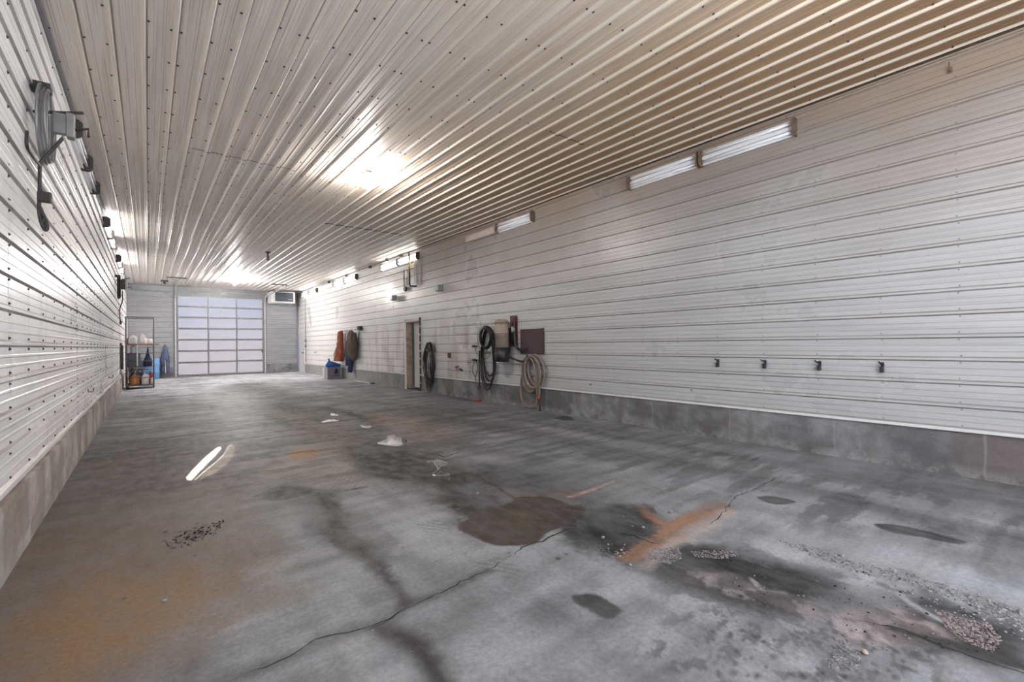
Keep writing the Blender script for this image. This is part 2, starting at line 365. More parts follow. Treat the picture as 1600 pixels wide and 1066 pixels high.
def tint(m, col, k=1.0, vary=0.5):
    global C
    f = np.clip(m*k*(1+vary*4*(n2-0.5)+vary*1.5*(sx-0.5)), 0, 1)[:, None]; C = C*(1-f)+np.array(col)*f
def dark(m, k, vary=0.6):
    global C
    f = np.clip(m*k*(1+vary*3.5*(n2-0.5)+vary*2*(sy-0.5)), 0, 0.93)[:, None]; C = C*(1-f)
# broad tints
C *= (1+1.5*sst(Y, 8, 23))[:, None]  # stronger light at the far end put into the floor colour
tint(poly([(0, 905), (60, 800), (200, 790), (380, 830), (420, 900), (330, 1000), (230, 1066), (-200, 1300)], 0.35, 0.15), (0.17, 0.105, 0.055), 0.72, 0.4)
tint(poly([(60, 860), (200, 860), (330, 920), (260, 1010), (150, 1066), (0, 1100)], 0.25, 0.15), (0.27, 0.155, 0.065), 0.45, 0.5)
tint(poly([(40, 880), (150, 700), (330, 690), (400, 790), (300, 880), (150, 900)], 0.4, 0.2), (0.15, 0.115, 0.09), 0.6, 0.4)
tint(poly([(470, 700), (560, 690), (600, 735), (520, 760), (400, 740)], 0.35, 0.1), (0.27, 0.22, 0.185), 0.5)
dark(poly([(200, 690), (420, 690), (400, 760), (160, 780)], 0.5, 0.2), 0.25)
# right half: long wheel paths
dark(line([(620, 640), (900, 690), (1250, 760), (1600, 850)], 0.55, 0.35, 0.15), 0.28)
dark(line([(700, 690), (900, 740), (1200, 800), (1600, 890)], 0.3, 0.25, 0.12), 0.15)
dark(line([(560, 625), (800, 655), (1100, 705), (1600, 790)], 0.3, 0.22, 0.1), 0.25)
tint(line([(760, 650), (1000, 700), (1300, 760), (1600, 830)], 0.3, 0.2, 0.1), (0.31, 0.31, 0.32), 0.35)
# grime along the middle
dark(line([(385, 600), (420, 625), (470, 650), (560, 690), (640, 730), (700, 765), (760, 800)], 1.1, 0.42, 0.3), 0.62)
dark(line([(360, 605), (430, 612), (480, 625)], 1.0, 0.8, 0.5), 0.35)
dark(line([(420, 648), (460, 668), (530, 680), (560, 690), (610, 697)], 0.22, 0.16, 0.12), 0.75)
dark(line([(500, 636), (560, 650), (600, 672)], 0.25, 0.2, 0.12), 0.65)
dark(poly([(570, 715), (640, 705), (700, 730), (690, 755), (640, 750), (580, 742)], 0.25, 0.15), 0.86, 0.3)
dark(poly([(660, 740), (760, 745), (800, 790), (760, 800), (690, 775)], 0.2, 0.12), 0.6)
dark(poly([(720, 720), (900, 745), (940, 790), (830, 790), (740, 760)], 0.25, 0.12), 0.42)
tint(poly([(640, 650), (700, 665), (690, 690), (620, 680)], 0.25, 0.12), (0.24, 0.165, 0.125), 0.55)
tint(poly([(585, 645), (620, 652), (600, 668), (578, 660)], 0.2, 0.1), (0.26, 0.15, 0.095), 0.6)
tint(poly([(430, 640), (540, 660), (560, 700), (450, 690)], 0.4, 0.2), (0.25, 0.215, 0.19), 0.45)
tint(poly([(460, 705), (500, 703), (495, 715), (455, 716)], 0.12, 0.06), (0.32, 0.16, 0.07), 0.7)
dark(poly([(410, 770), (440, 760), (480, 761), (488, 767), (460, 779), (420, 783)], 0.03, 0.012), 0.62, 0.1)
dark(poly([(480, 768), (520, 772), (505, 782), (478, 780)], 0.03, 0.02), 0.5, 0.2)
# soft dark seep along the joint running towards the viewer
dark(line([(500, 775), (525, 800), (528, 830), (555, 860), (590, 890), (622, 925), (635, 945)], 0.14, 0.07, 0.08), 0.85)
dark(line([(495, 790), (525, 830), (600, 870)], 0.30, 0.2, 0.15), 0.38)
dark(line([(350, 1060), (430, 1035), (520, 995), (600, 975), (632, 950), (700, 920), (760, 893)], 0.10, 0.07, 0.05), 0.45)
dark(line([(590, 975), (640, 1000), (665, 1030), (695, 1075)], 0.10, 0.075, 0.04), 0.62)
dark(line([(610, 985), (650, 1010), (680, 1050)], 0.18, 0.14, 0.08), 0.3)
dark(line([(400, 775), (460, 765), (530, 768), (570, 762)], 0.05, 0.04, 0.03), 0.6)
# middle-right wet and broken ground
dark(poly([(905, 800), (1000, 790), (1030, 830), (1010, 860), (950, 860), (900, 835)], 0.12, 0.1), 0.72, 0.4)
dark(poly([(900, 830), (990, 850), (1010, 880), (930, 870), (880, 850)], 0.10, 0.1), 0.45)
dark(poly([(1020, 870), (1090, 850), (1180, 870), (1280, 910), (1400, 960), (1560, 1010), (1600, 1040), (1600, 1066), (1480, 1035), (1330, 985), (1200, 950), (1090, 915)], 0.12, 0.1), 0.66, 0.5)
dark(poly([(1090, 870), (1200, 885), (1330, 930), (1200, 930), (1120, 905)], 0.08, 0.08), 0.5)
dark(poly([(1400, 930), (1600, 985), (1600, 1050), (1480, 1010)], 0.08, 0.05), 0.55)
tint(poly([(1060, 900), (1160, 905), (1300, 950), (1280, 970), (1150, 930)], 0.08, 0.07), (0.23, 0.19, 0.20), 0.55)
tint(poly([(1320, 960), (1400, 950), (1480, 1000), (1420, 1020), (1330, 1000)], 0.06, 0.05), (0.30, 0.235, 0.235), 0.7)
tint(line([(1172, 905), (1190, 920), (1225, 926)], 0.03, 0.02, 0.03), (0.28, 0.28, 0.29), 0.55)
tint(line([(1300, 905), (1390, 920), (1440, 955), (1500, 985)], 0.045, 0.03, 0.03), (0.27, 0.26, 0.27), 0.6)
dark(line([(1400, 985), (1480, 1008), (1550, 1030), (1600, 1045)], 0.05, 0.04, 0.03), 0.9, 0.1)
for pl, kk_ in (([(600, 800), (700, 790), (760, 860), (690, 880), (620, 860)], .45), ([(360, 980), (560, 930), (560, 970), (400, 1030)], .4), ([(900, 900), (1060, 900), (1180, 960), (1150, 1020), (950, 1000)], .35),
    ([(1180, 800), (1400, 850), (1500, 900), (1300, 870)], .4), ([(420, 860), (520, 850), (560, 900), (430, 910)], .3), ([(1150, 960), (1280, 1000), (1280, 1060), (1100, 1060)], .3), ([(700, 1000), (900, 980), (950, 1060), (720, 1066)], .3)):
    tint(poly(pl, 0.15, 0.12), (0.265, 0.272, 0.292), kk_, 0.6)
ragged = sst(fbm(X*5, Y*4, 91, 5, .6), .50, .58)
dark(poly([(1000, 860), (1200, 870), (1600, 980), (1600, 1066), (1300, 1000), (1060, 930)], 0.15, 0.1)*ragged, 0.5, 0.5)
dark(poly([(880, 790), (1040, 790), (1060, 860), (900, 860)], 0.15, 0.1)*ragged, 0.55, 0.5)
dark(poly([(1080, 960), (1400, 980), (1500, 1066), (1050, 1066)], 0.1, 0.1)*sst(fbm(X*14, Y*22, 95, 4), .56, .62), 0.45, 0.4)
dark(poly([(150, 680), (760, 640), (1600, 800), (1600, 900), (900, 760), (300, 760)], 0.5, 0.2)*sst(fbm(X*1.6, Y*8, 97, 5, .6), .5, .62), 0.30, 0.5)
dark(sst(fbm(X*1.2, Y*6, 99, 5, .6), .52, .66)*sst(Y, 3, 8), 0.30, 0.4)
# rust
tint(line([(1128, 793), (1095, 808), (1060, 822), (1035, 845), (1000, 862), (980, 870)], 0.16, 0.10, 0.08, 0.7), (0.20, 0.105, 0.06), 0.75, 0.8)
tint(line([(1100, 800), (1060, 818), (1030, 840)], 0.09, 0.06, 0.10, 0.7), (0.27, 0.145, 0.085), 0.6, 0.9)
tint(line([(1000, 793), (1018, 812), (1040, 825)], 0.09, 0.09, 0.06), (0.28, 0.13, 0.07), 0.6, 0.8)
tint(line([(1135, 800), (1075, 835), (1010, 880)], 0.12, 0.10, 0.08), (0.40, 0.33, 0.31), 0.45)
tint(line([(890, 776), (930, 764), (960, 752)], 0.05, 0.03, 0.03), (0.45, 0.29, 0.23), 0.75)
tint(line([(760, 770), (850, 775), (900, 772)], 0.10, 0.08, 0.06), (0.15, 0.085, 0.055), 0.6)
tint(line([(640, 715), (720, 742), (760, 750)], 0.04, 0.03, 0.03), (0.10, 0.06, 0.045), 0.7)
tint(line([(145, 772), (190, 762), (240, 750)], 0.13, 0.05, 0.08), (0.095, 0.06, 0.04), 0.8)
tint(line([(175, 775), (240, 772), (330, 762)], 0.06, 0.05, 0.05), (0.12, 0.075, 0.05), 0.6)
tint(line([(270, 742), (320, 745)], 0.05, 0.04, 0.03), (0.08, 0.055, 0.045), 0.7)
# separate damp patches
dark(poly([(895, 931), (925, 928), (950, 940), (971, 955), (955, 968), (925, 957), (900, 942)], 0.012, 0.018), 0.74, 0.25)
dark(poly([(1363, 819), (1400, 820), (1450, 830), (1507, 846), (1495, 850), (1440, 840), (1390, 832)], 0.012, 0.018), 0.66, 0.15)
dark(poly([(1185, 776), (1215, 776), (1243, 785), (1220, 788), (1195, 784)], 0.012, 0.015), 0.62, 0.15)
dark(poly([(866, 653), (885, 650), (898, 656), (880, 657)], 0.03, 0.02), 0.8, 0.1)
dark(poly([(1120, 905), (1160, 900), (1165, 918), (1130, 920)], 0.03, 0.04), 0.4)
for (sx_, sy2, r_) in ((871, 873, .022), (884, 866, .016), (898, 934, .012), (955, 860, .02), (1046, 801, .02), (1157, 932, .02), (795, 864, .012), (1310, 868, .02), (1330, 878, .02), (305, 868, .018), (260, 830, .015), (195, 935, .012), (240, 690, .05), (300, 690, .03)):
    p_ = F_(sx_, sy2); dark(np.clip(1-np.hypot(X-p_.x+nd1*.02, Y-p_.y+nd2*.02)/r_, 0, 1)*2, 0.8, 0.1)
for i in range(60):                                          # black crumbs of old oil
    u, v = random.gauss(300, 22), 0; v = 835-(u-300)*0.35+random.gauss(0, 7); p_ = F_(u, v); r_ = random.uniform(.008, .022)
    dark(np.clip(1-np.hypot(X-p_.x, Y-p_.y)/r_, 0, 1)*2, 0.85, 0.1)
for i in range(90):                                          # speckled scuffs, lower right
    u, v = random.uniform(1100, 1420), random.uniform(985, 1060); p_ = F_(u, v); r_ = random.uniform(.006, .02)
    dark(np.clip(1-np.hypot((X-p_.x)/1.6, Y-p_.y+fnA*.02)/r_, 0, 1)*1.5, 0.55, 0.3)
# tyre tread prints
tr = line([(440, 700), (540, 750), (640, 800), (800, 900)], 0.12, 0.11, 0.0, 0.4)
bar = sst(np.sin((X*0.9+Y*0.5)*2*PI/0.05+np.sin(X*60)*0.8), 0.1, 0.6)*sst(fbm(X*4, Y*4, 77, 3), 0.45, 0.6)
C *= (1-0.28*tr*bar)[:, None]
brown = poly([(719, 816), (727, 812), (739, 799), (767, 796), (801, 784), (805, 777), (843, 775), (869, 781), (894, 791), (913, 795), (909, 806), (889, 815), (887, 821), (852, 836), (828, 851), (796, 854), (771, 851), (745, 841), (727, 830), (719, 827)], 0.015, 0.02)
tint(brown, (0.052, 0.036, 0.028), 0.98, 0.05)
tint(poly([(800, 805), (830, 800), (835, 822), (808, 828)], 0.06, 0.05), (0.095, 0.050, 0.022), 0.75, 0.3)
tint(line([(803, 778), (782, 764), (760, 754), (755, 749)], 0.04, 0.03, 0.02), (0.07, 0.04, 0.025), 0.9, 0.1)
lum = C.mean(1, keepdims=True); C = np.clip(C*np.power(np.clip(lum/0.165, .02, 3), 0.32), 0.006, 0.8)
wet = np.clip(brown*0.15+poly([(895, 931), (925, 928), (950, 940), (971, 955), (955, 968), (925, 957), (900, 942)], 0.012, 0.03)*0.3, 0, 1)
me = bpy.data.meshes.new('floor'); me.vertices.add(len(X)); me.vertices.foreach_set('co', np.stack([X, Y, 0.0015*(n2-0.5)*0], -1).ravel())
me.loops.add(len(Q)*4); me.loops.foreach_set('vertex_index', Q.ravel().astype(np.int32)); me.polygons.add(len(Q))
me.polygons.foreach_set('loop_start', np.arange(0, len(Q)*4, 4, dtype=np.int32))
a_ = me.attributes.new('stain', 'FLOAT_COLOR', 'POINT'); a_.data.foreach_set('color', np.concatenate([C, wet[:, None]], 1).astype(np.float32).ravel())
me.update(); me.validate()
t = NT('stained_concrete'); P, x, y, z = t.pos()
at_ = t.new('ShaderNodeAttribute', attribute_name='stain'); f1 = t.noise(P, 38, 6, 0.72); f2 = t.noise(P, 9, 5, 0.6, (1, 0.5, 1)); f3 = t.noise(P, 220, 2, 0.6)
c = t.mix(t.ramp(f2, 0.32, 0.7, 0, 0.30), at_.outputs['Color'], (0.12, 0.12, 0.125))
k = t.math('MULTIPLY', t.ramp(f1, 0.3, 0.72, 0.82, 1.20), t.ramp(f3, 0.3, 0.7, 0.90, 1.12)); kk = t.new('ShaderNodeCombineColor')
for i in range(3): t.put(kk.inputs[i], k)
c = t.mix(1.0, c, kk.outputs[0], 'MULTIPLY')
spk = t.math('MULTIPLY', t.ramp(t.noise(P, 120, 1, 0.5), 0.74, 0.80), 0.5); c = t.mix(spk, c, (0.5, 0.48, 0.47))
t.bump(t.math('ADD', f1, t.math('MULTIPLY', f2, 0.6)), 0.35, 0.004)
ro = t.math('SUBTRACT', t.ramp(f2, 0.3, 0.7, 0.66, 0.50), t.math('MULTIPLY', at_.outputs['Alpha'], 0.12))
me.materials.append(t.done(c, ro, 0, 0.42))
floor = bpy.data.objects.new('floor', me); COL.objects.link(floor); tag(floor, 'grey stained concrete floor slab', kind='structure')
del nd1, nd2, fnA, n1, sx, sy

# hairline cracks in the slab, sunk grooves drawn as jagged dark slivers
def crack(px, w0, seed):
    rnd = random.Random(seed); P = [F_(x, y) for x, y in px]; pts = []
    for i in range(len(P)-1):
        n = max(2, int((P[i+1]-P[i]).length/0.04))
        for k in range(n): pts.append(P[i].lerp(P[i+1], k/n)+Vector((rnd.gauss(0, .007), rnd.gauss(0, .007), 0)))
    pts.append(P[-1]); b = MB(); vs = []
    for i, p in enumerate(pts):
        d = (pts[min(i+1, len(pts)-1)]-pts[max(i-1, 0)]).normalized(); n_ = Vector((-d.y, d.x, 0)); e = min(i, len(pts)-1-i)/6
        w_ = w0*min(1, 0.3+e)*rnd.uniform(0.4, 1.5)
        vs += [p+n_*w_+Vector((0, 0, .0012)), p-n_*w_+Vector((0, 0, .0012))]
    b.add(vs, [(2*i, 2*i+1, 2*i+3, 2*i+2) for i in range(len(pts)-1)]); return b.build('crack', M['crack'], floor)
crack([(350, 1070), (400, 1046), (435, 1034), (480, 1010), (505, 996), (560, 986), (610, 968), (632, 952), (680, 930), (730, 905), (765, 890), (800, 868)], 0.0032, 1)
crack([(800, 868), (815, 855), (845, 845), (870, 835), (893, 826), (905, 828)], 0.006, 2)
crack([(960, 832), (990, 838), (1015, 848), (1030, 850)], 0.007, 3)
crack([(1110, 820), (1130, 802), (1135, 793), (1150, 775), (1165, 770), (1190, 760), (1222, 742)], 0.004, 4)
crack([(1340, 968), (1370, 975), (1410, 985), (1450, 1000), (1500, 1020), (1560, 1040), (1610, 1055)], 0.006, 5)
crack([(632, 952), (600, 975), (575, 985)], 0.003, 6)
crack([(640, 705), (680, 709), (695, 715), (720, 706)], 0.008, 7)
crack([(400, 781), (460, 770), (520, 771)], 0.003, 8)
crack([(1173, 900), (1190, 915), (1225, 920)], 0.004, 9)

# ------------------------------------------------------------------ ribbed steel sheets
PITCH_R = 0.2286
def profile(npitch, first=False):     # (along, out): one major rib at each pitch line, two minor ribs between
    p = [(0.0, 0.019)]
    for i in range(npitch):
        o = i*PITCH_R
        p += [(o+0.010, 0.019), (o+0.024, 0.0)]
        for c in (0.083, 0.146): p += [(o+c-0.012, 0.0), (o+c-0.006, 0.0035), (o+c+0.006, 0.0035), (o+c+0.012, 0.0)]
        p += [(o+PITCH_R-0.024, 0.0), (o+PITCH_R-0.010, 0.019)]
    p.append((npitch*PITCH_R, 0.019)); return p
_pc = {}
def sheet_mesh(mapf, npitch, length, m, key, clip=None):
    k_ = (key, npitch, round(length, 3), clip)
    if k_ in _pc: return _pc[k_]
    pr = profile(npitch)
    if clip: pr = [q for q in pr if q[0] <= clip]+[(clip, 0.0)]
    vs = []; n = len(pr)
    for (u, h) in pr: vs += [mapf(u, h, 0.0), mapf(u, h, length), mapf(u, h-0.004, 0.0), mapf(u, h-0.004, length)]
    fs = []
    for i in range(n-1):
        a, b = 4*i, 4*i+4
        fs += [(a, b, b+1, a+1), (a, a+2, b+2, b), (a+1, b+1, b+3, a+3)]
    fs += [(0, 1, 3, 2), (4*n-4, 4*n-2, 4*n-1, 4*n-3)]
    b = MB(); b.add(vs, fs); _pc[k_] = b.mesh('wall_panel', m, fix=True); return _pc[k_]
def sheets(parent, name, origin_f, mapf, rows, seams, m, key):
    for ri, (u0, npit, clip) in enumerate(rows):
        for si in range(len(seams)-1):
            L = seams[si+1]-seams[si]
            o = bpy.data.objects.new(name, sheet_mesh(mapf, npit, L, m, key, clip)); COL.objects.link(o); o.parent = parent
            o.location = origin_f(u0, seams[si], ((si+ri) % 2)*0.0016)
def hexes(pts, nrm, r, h, m, name, parent):
    b = MB(); nrm = Vector(nrm); u = nrm.orthogonal().normalized(); v = nrm.cross(u)
    for p in pts:
        p = Vector(p); n = len(b.v)
        for (rr, hh) in ((r*1.35, 0.0), (r*1.35, h*0.35), (r*0.8, h*0.4), (r*0.7, h)):
            b.v += [tuple(p+(u*math.cos(k*PI/3)+v*math.sin(k*PI/3))*rr+nrm*hh) for k in range(6)]
        for j in range(3):
            for k in range(6): b.f.append((n+j*6+k, n+j*6+(k+1) % 6, n+(j+1)*6+(k+1) % 6, n+(j+1)*6+k)); b.sm.append(False)
        b.f.append(tuple(n+18+k for k in range(6))); b.sm.append(False)
    o = b.build(name, m, parent, fix=False); tag(o, kind='stuff'); return o
purl = [0.746+0.6096*k_ for k_ in range(-3, 42) if 0.746+0.6096*k_ < BK-0.05]
wall_seams = [FR, 0.76, 4.39, 8.03, 11.66, 15.30, 18.93, 22.57, BK]
ZB = 0.465

def slab(name, a, b, m, label): o = MB().box(a, b).build(name, m); tag(o, label, kind='structure'); return o
M['shell'] = simple('shell_backing', (0.3, 0.3, 0.3), 0.8)
# right wall: backing with the doorway left open
DY0, DY1, DZ0, DZ1 = 12.07, 12.97, 0.05, 2.05
wall_r = MB()
for (a, b) in (((RW+.004, FR, CURB), (RW+.08, DY0, CE)), ((RW+.004, DY1, CURB), (RW+.08, 24.62, CE)), ((RW+.004, DY0, DZ1), (RW+.08, DY1, CE)), ((RW+.004, 24.62, 2.05), (RW+.08, BK, CE))): wall_r.box(a, b)
wall_r = wall_r.build('wall_right', M['shell']); tag(wall_r, 'right wall clad in white ribbed steel', kind='structure')
mapR = lambda u, h, l: (-h, l, u)
orR = lambda u0, s0, e: Vector((RW-e, s0, ZB+u0))
rows_w = [(0.0, 4, None), (4*PITCH_R, 4, None), (8*PITCH_R, 4, None), (12*PITCH_R, 4, None), (16*PITCH_R, 1, 0.066)]
segR = [(FR, 12.07), (12.97, 24.62)]
def cut(seams, lo, hi): return [lo]+[s for s in seams if lo+0.05 < s < hi-0.05]+[hi]
upper = [r for r in rows_w if r[0] > 1.5]; lower = [r for r in rows_w if r[0] <= 1.5]
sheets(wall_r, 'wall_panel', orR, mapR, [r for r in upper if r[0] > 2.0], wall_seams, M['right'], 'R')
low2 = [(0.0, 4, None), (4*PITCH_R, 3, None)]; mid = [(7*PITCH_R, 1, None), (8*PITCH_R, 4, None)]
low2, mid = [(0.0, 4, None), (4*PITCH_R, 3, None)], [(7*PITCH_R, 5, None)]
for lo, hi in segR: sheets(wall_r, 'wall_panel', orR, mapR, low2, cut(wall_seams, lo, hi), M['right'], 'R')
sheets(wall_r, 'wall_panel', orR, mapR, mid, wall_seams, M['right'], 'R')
sp = []
for yv in purl:
    for k_ in range(0, 17):
        zz = ZB+k_*PITCH_R
        near_seam = min(abs(yv-s_) for s_ in wall_seams) < 0.1
        for dz in ((0.036, -0.036) if near_seam or k_ % 4 == 0 else ((0.036,) if k_ % 2 else (-0.036,))):
            if 0.47 < zz+dz < CE-0.03 and not (DY0-.1 < yv < DY1+.1 and zz < 2.12) and not (yv > 24.5 and zz < 2.1): sp.append((RW, yv+random.uniform(-.008, .008), zz+dz))
hexes(sp, (-1, 0, 0), 0.0062, 0.008, M['greyscrew'], 'wall_screws', wall_r)
# left wall
wall_l = slab('wall_left', (LM-.09, FR, 0), (LM-.004, BK, CE), M['shell'], 'left wall clad in bright white ribbed steel')
mapL = lambda u, h, l: (h, l, u)
orL = lambda u0, s0, e: Vector((LM+e, s0, ZB+0.02+u0))
sheets(wall_l, 'wall_panel', orL, mapL, rows_w[:4]+[(16*PITCH_R, 1, 0.046)], wall_seams, M['left'], 'L')
sp = []
for yv in purl:
    for k_ in range(0, 17):
        zz = ZB+.02+k_*PITCH_R
        near_seam = min(abs(yv-s_) for s_ in wall_seams) < 0.1
        for dz in ((0.036, -0.036) if near_seam or k_ % 4 == 0 else ((0.036,) if k_ % 2 else (-0.036,))):
            if 0.49 < zz+dz < CE-0.03: sp.append((LM, yv+random.uniform(-.008, .008), zz+dz))
hexes(sp, (1, 0, 0), 0.0085, 0.010, M['rustscrew'], 'wall_screws', wall_l)
# ceiling
ceil_ = slab('ceiling', (LM-.1, FR, CE+.004), (RW+.1, BK+.1, CE+.10), M['shell'], 'ribbed steel ceiling browned by dirt towards the right')
mapC = lambda u, h, l: (u, l, -h)
cx0 = 6.158-30*PITCH_R+0.0       # major rib line near the left wall
orC = lambda u0, s0, e: Vector((cx0+u0, s0, CE-e))
ceil_seams = [FR, 0.82, 4.40, 7.85, 10.85, 14.6, 18.2, 21.8, BK]
rowsC = [(-1*PITCH_R, 1, None)]+[(4*i*PITCH_R, 4, None) for i in range(7)]+[(28*PITCH_R, 2, None)]
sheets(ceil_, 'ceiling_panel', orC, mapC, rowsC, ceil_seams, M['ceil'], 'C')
sp = []
for yv in purl:
    for k_ in range(0, 31):
        for dx in ((0.036, -0.036) if k_ % 4 == 0 else ((0.036,) if k_ % 2 else (-0.036,))):
            xx = cx0+k_*PITCH_R+dx
            if LM+.02 < xx < RW-.02: sp.append((xx, yv+random.uniform(-.012, .012), CE))
hexes(sp, (0, 0, -1), 0.0085, 0.011, M['rustscrew'], 'ceiling_screws', ceil_)
# lap joints of the ceiling sheets: ragged dark caulk lines at three seams
def lap(y0, x0, x1, w_):
    b = MB(); n = int((x1-x0)/0.057)
    for i in range(n):
        xx = x0+i*0.057; h = 0.004+0.003*(i % 2); ph = (xx-cx0) % PITCH_R; out = 0.021 if (ph < 0.02 or ph > PITCH_R-0.02) else 0.004
        b.box((xx, y0-w_*random.uniform(.4, 1.3), CE-out-.003), (xx+0.05, y0+w_*random.uniform(.2, 1), CE-out+.004))
    return b.build('lap_caulk', M['darkbrown'], ceil_)
lap(10.85, 3.2, 5.1, 0.03); lap(7.85, 0.5, 1.9, 0.006); lap(4.40, 4.2, 4.9, 0.008)

# trims
M['trim_brown'] = simple('dirty_edge_trim', (0.12, 0.075, 0.045), 0.5, var=0.5)
M['trim_grey'] = simple('grey_flashing', (0.18, 0.18, 0.20), 0.4, var=0.15)
slab('trim_1', (RW-.030, FR, CE-.022), (RW, BK, CE-.001), M['trim_brown'], 'dark edge trim where the right wall meets the ceiling')
slab('trim_2', (LM, FR, CE-.03), (LM+.05, BK, CE-.001), M['trim_grey'], 'grey edge trim where the left wall meets the ceiling')
slab('trim_3', (RW-.028, FR, ZB-.022), (RW+.004, DY0-.09, ZB+.006), M['whitep'], 'white drip trim along the foot of the right wall sheets')
slab('trim_4', (RW-.028, DY1+.09, ZB-.022), (RW+.004, 24.62, ZB+.006), M['whitep'], 'white drip trim beyond the doorway')
slab('trim_5', (LM-.004, FR, ZB), (LM+.028, BK-.02, ZB+.03), M['whitep'], 'white drip trim along the foot of the left wall sheets')
# concrete stem walls
def stem(name, a, b, m, label, amp=0.006, ax=0):
    bm = MB(); (x0, y0, z0), (x1, y1, z1) = a, b; n = int((y1-y0)/0.12) if ax == 0 else int((x1-x0)/0.12); m_ = 6; vs = []; fs = []
    rnd = random.Random(len(name)+n)
    for i in range(n+1):
        for j in range(m_+1):
            q = j/m_; zz = z0+(z1-z0)*q-(0.012*rnd.random() if j == m_ else 0)
            if ax == 0:
                yy = y0+(y1-y0)*i/n; inward = (x0 if name.endswith('right') else x1)
                vs.append((inward+rnd.uniform(-amp, amp)*(0.3 if j == 0 else 1), yy, zz))
            else: vs.append((x0+(x1-x0)*i/n, y0+rnd.uniform(-amp, amp), zz))
    s_ = m_+1
    fs = [(i*s_+j, i*s_+j+1, (i+1)*s_+j+1, (i+1)*s_+j) for i in range(n) for j in range(m_)]
    k0 = len(vs)
    for i in range(n+1):
        if ax == 0:
            outw = x1 if name.endswith('right') else x0
            vs.append((outw, y0+(y1-y0)*i/n, z1)); vs.append((outw, y0+(y1-y0)*i/n, z0))
        else: vs.append((x0+(x1-x0)*i/n, y1, z1)); vs.append((x0+(x1-x0)*i/n, y1, z0))
    for i in range(n):
        fs += [(i*s_+m_, k0+2*i, k0+2*i+2, (i+1)*s_+m_), (k0+2*i, k0+2*i+1, k0+2*i+3, k0+2*i+2)]
    bm.add(vs, fs, False); o = bm.build(name, m); tag(o, label, kind='structure'); return o
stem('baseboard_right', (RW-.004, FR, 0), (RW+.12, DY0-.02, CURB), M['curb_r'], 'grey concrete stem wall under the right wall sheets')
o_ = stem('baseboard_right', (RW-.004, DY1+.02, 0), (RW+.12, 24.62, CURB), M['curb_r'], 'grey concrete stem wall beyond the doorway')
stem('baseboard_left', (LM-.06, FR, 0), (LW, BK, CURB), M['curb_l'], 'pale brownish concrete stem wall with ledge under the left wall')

# ------------------------------------------------------------------ back wall with the glazed overhead door
OX0, OX1, OZ1 = 1.03, 4.56, 3.76
wb = MB()
for (a, b) in (((LM-.09, BK+.004, 0), (OX0, BK+.09, CE)), ((OX1, BK+.004, 0), (RW+.1, BK+.09, CE)), ((OX0, BK+.004, OZ1), (OX1, BK+.09, CE))): wb.box(a, b)
wall_b = wb.build('wall_back', M['shell']); tag(wall_b, 'back wall of grey ribbed steel around the overhead door', kind='structure')
mapB = lambda u, h, l: (l, -h, u)
orB = lambda u0, s0, e: Vector((s0, BK-e, 0.47+u0))
sheets(wall_b, 'wall_panel', orB, mapB, rows_w[:4]+[(16*PITCH_R, 1, 0.055)], [LM, OX0-.13], M['back'], 'B')
sheets(wall_b, 'wall_panel', orB, mapB, rows_w[:4]+[(16*PITCH_R, 1, 0.055)], [OX1+.13, RW], M['back'], 'B')
slab('trim_6', (OX0-.14, BK-.035, 0), (OX0, BK+.004, CE), M['trim_grey'], 'grey steel jamb left of the overhead door')
slab('trim_7', (OX1, BK-.035, 0), (OX1+.14, BK+.004, CE), M['trim_grey'], 'grey steel jamb right of the overhead door')
slab('trim_8', (OX0, BK-.03, OZ1), (OX1, BK+.004, CE), M['trim_grey'], 'grey steel header above the overhead door')
slab('trim_9', (RW-.10, BK-.025, 0), (RW, BK, CE), M['trim_grey'], 'grey corner flashing at the far right corner')
stem('baseboard_back', (OX1+.14, BK-.03, 0), (RW-.02, BK+.09, 0.47), M['curb_b'], 'dark concrete stem wall right of the overhead door', ax=1)
stem('baseboard_back', (LM, BK-.03, 0), (OX0-.14, BK+.09, 0.47), M['curb_b'], 'concrete stem wall left of the overhead door behind the blue drum', ax=1)
M['rail'] = simple('grey_aluminium_rail', (0.21, 0.205, 0.205), 0.4, 0.3)
def overhead_door(name, y0, pane_m, label):
    d = bpy.data.objects.new(name, None); COL.objects.link(d); d.location = (OX0, y0, 0); tag(d, label, kind='structure')
    zs = [0.02, 0.66, 1.19, 1.71, 2.23, 2.75, 3.25, OZ1]; xs = [OX0+.02, OX0+.02+1.18, OX0+.02+2.34, OX1-.02]
    for i, zz in enumerate(zs):
        hh = 0.09 if i == 0 else 0.042
        b = MB().box((OX0, y0-.025, zz-(0.02 if i == 0 else hh)), (OX1, y0+.025, zz+hh)); b.build('door_rail', M['rail'], d, 0.004)
    for i, xx in enumerate(xs):
        MB().box((xx-.032, y0-.03, 0.02), (xx+.032, y0+.03, OZ1)).build('door_stile', M['rail'], d, 0.004)
    for i in range(7):
        for j in range(3):
            b = MB().box((xs[j], y0-.004, zs[i]), (xs[j+1], y0+.004, zs[i+1])); b.build('pane', pane_m, d)
    return d
door1 = overhead_door('door_1', BK, M['pane_back'], 'glazed overhead door of twenty-one frosted panes in the back wall')
MB().tube([(OX0+.5, BK-.12, 3.985), (OX1-.15, BK-.12, 3.97)], 0.022, 10).build('torsion_shaft', M['steel'], door1)
MB().box((2.72, BK-.13, 3.86), (2.98, BK-.03, 4.0)).build('spring_bracket', M['steel'], door1, 0.005)
MB().box((OX1-.09, BK-.06, 1.05), (OX1-.03, BK-.025, 1.20)).build('door_handle', M['darksteel'], door1)
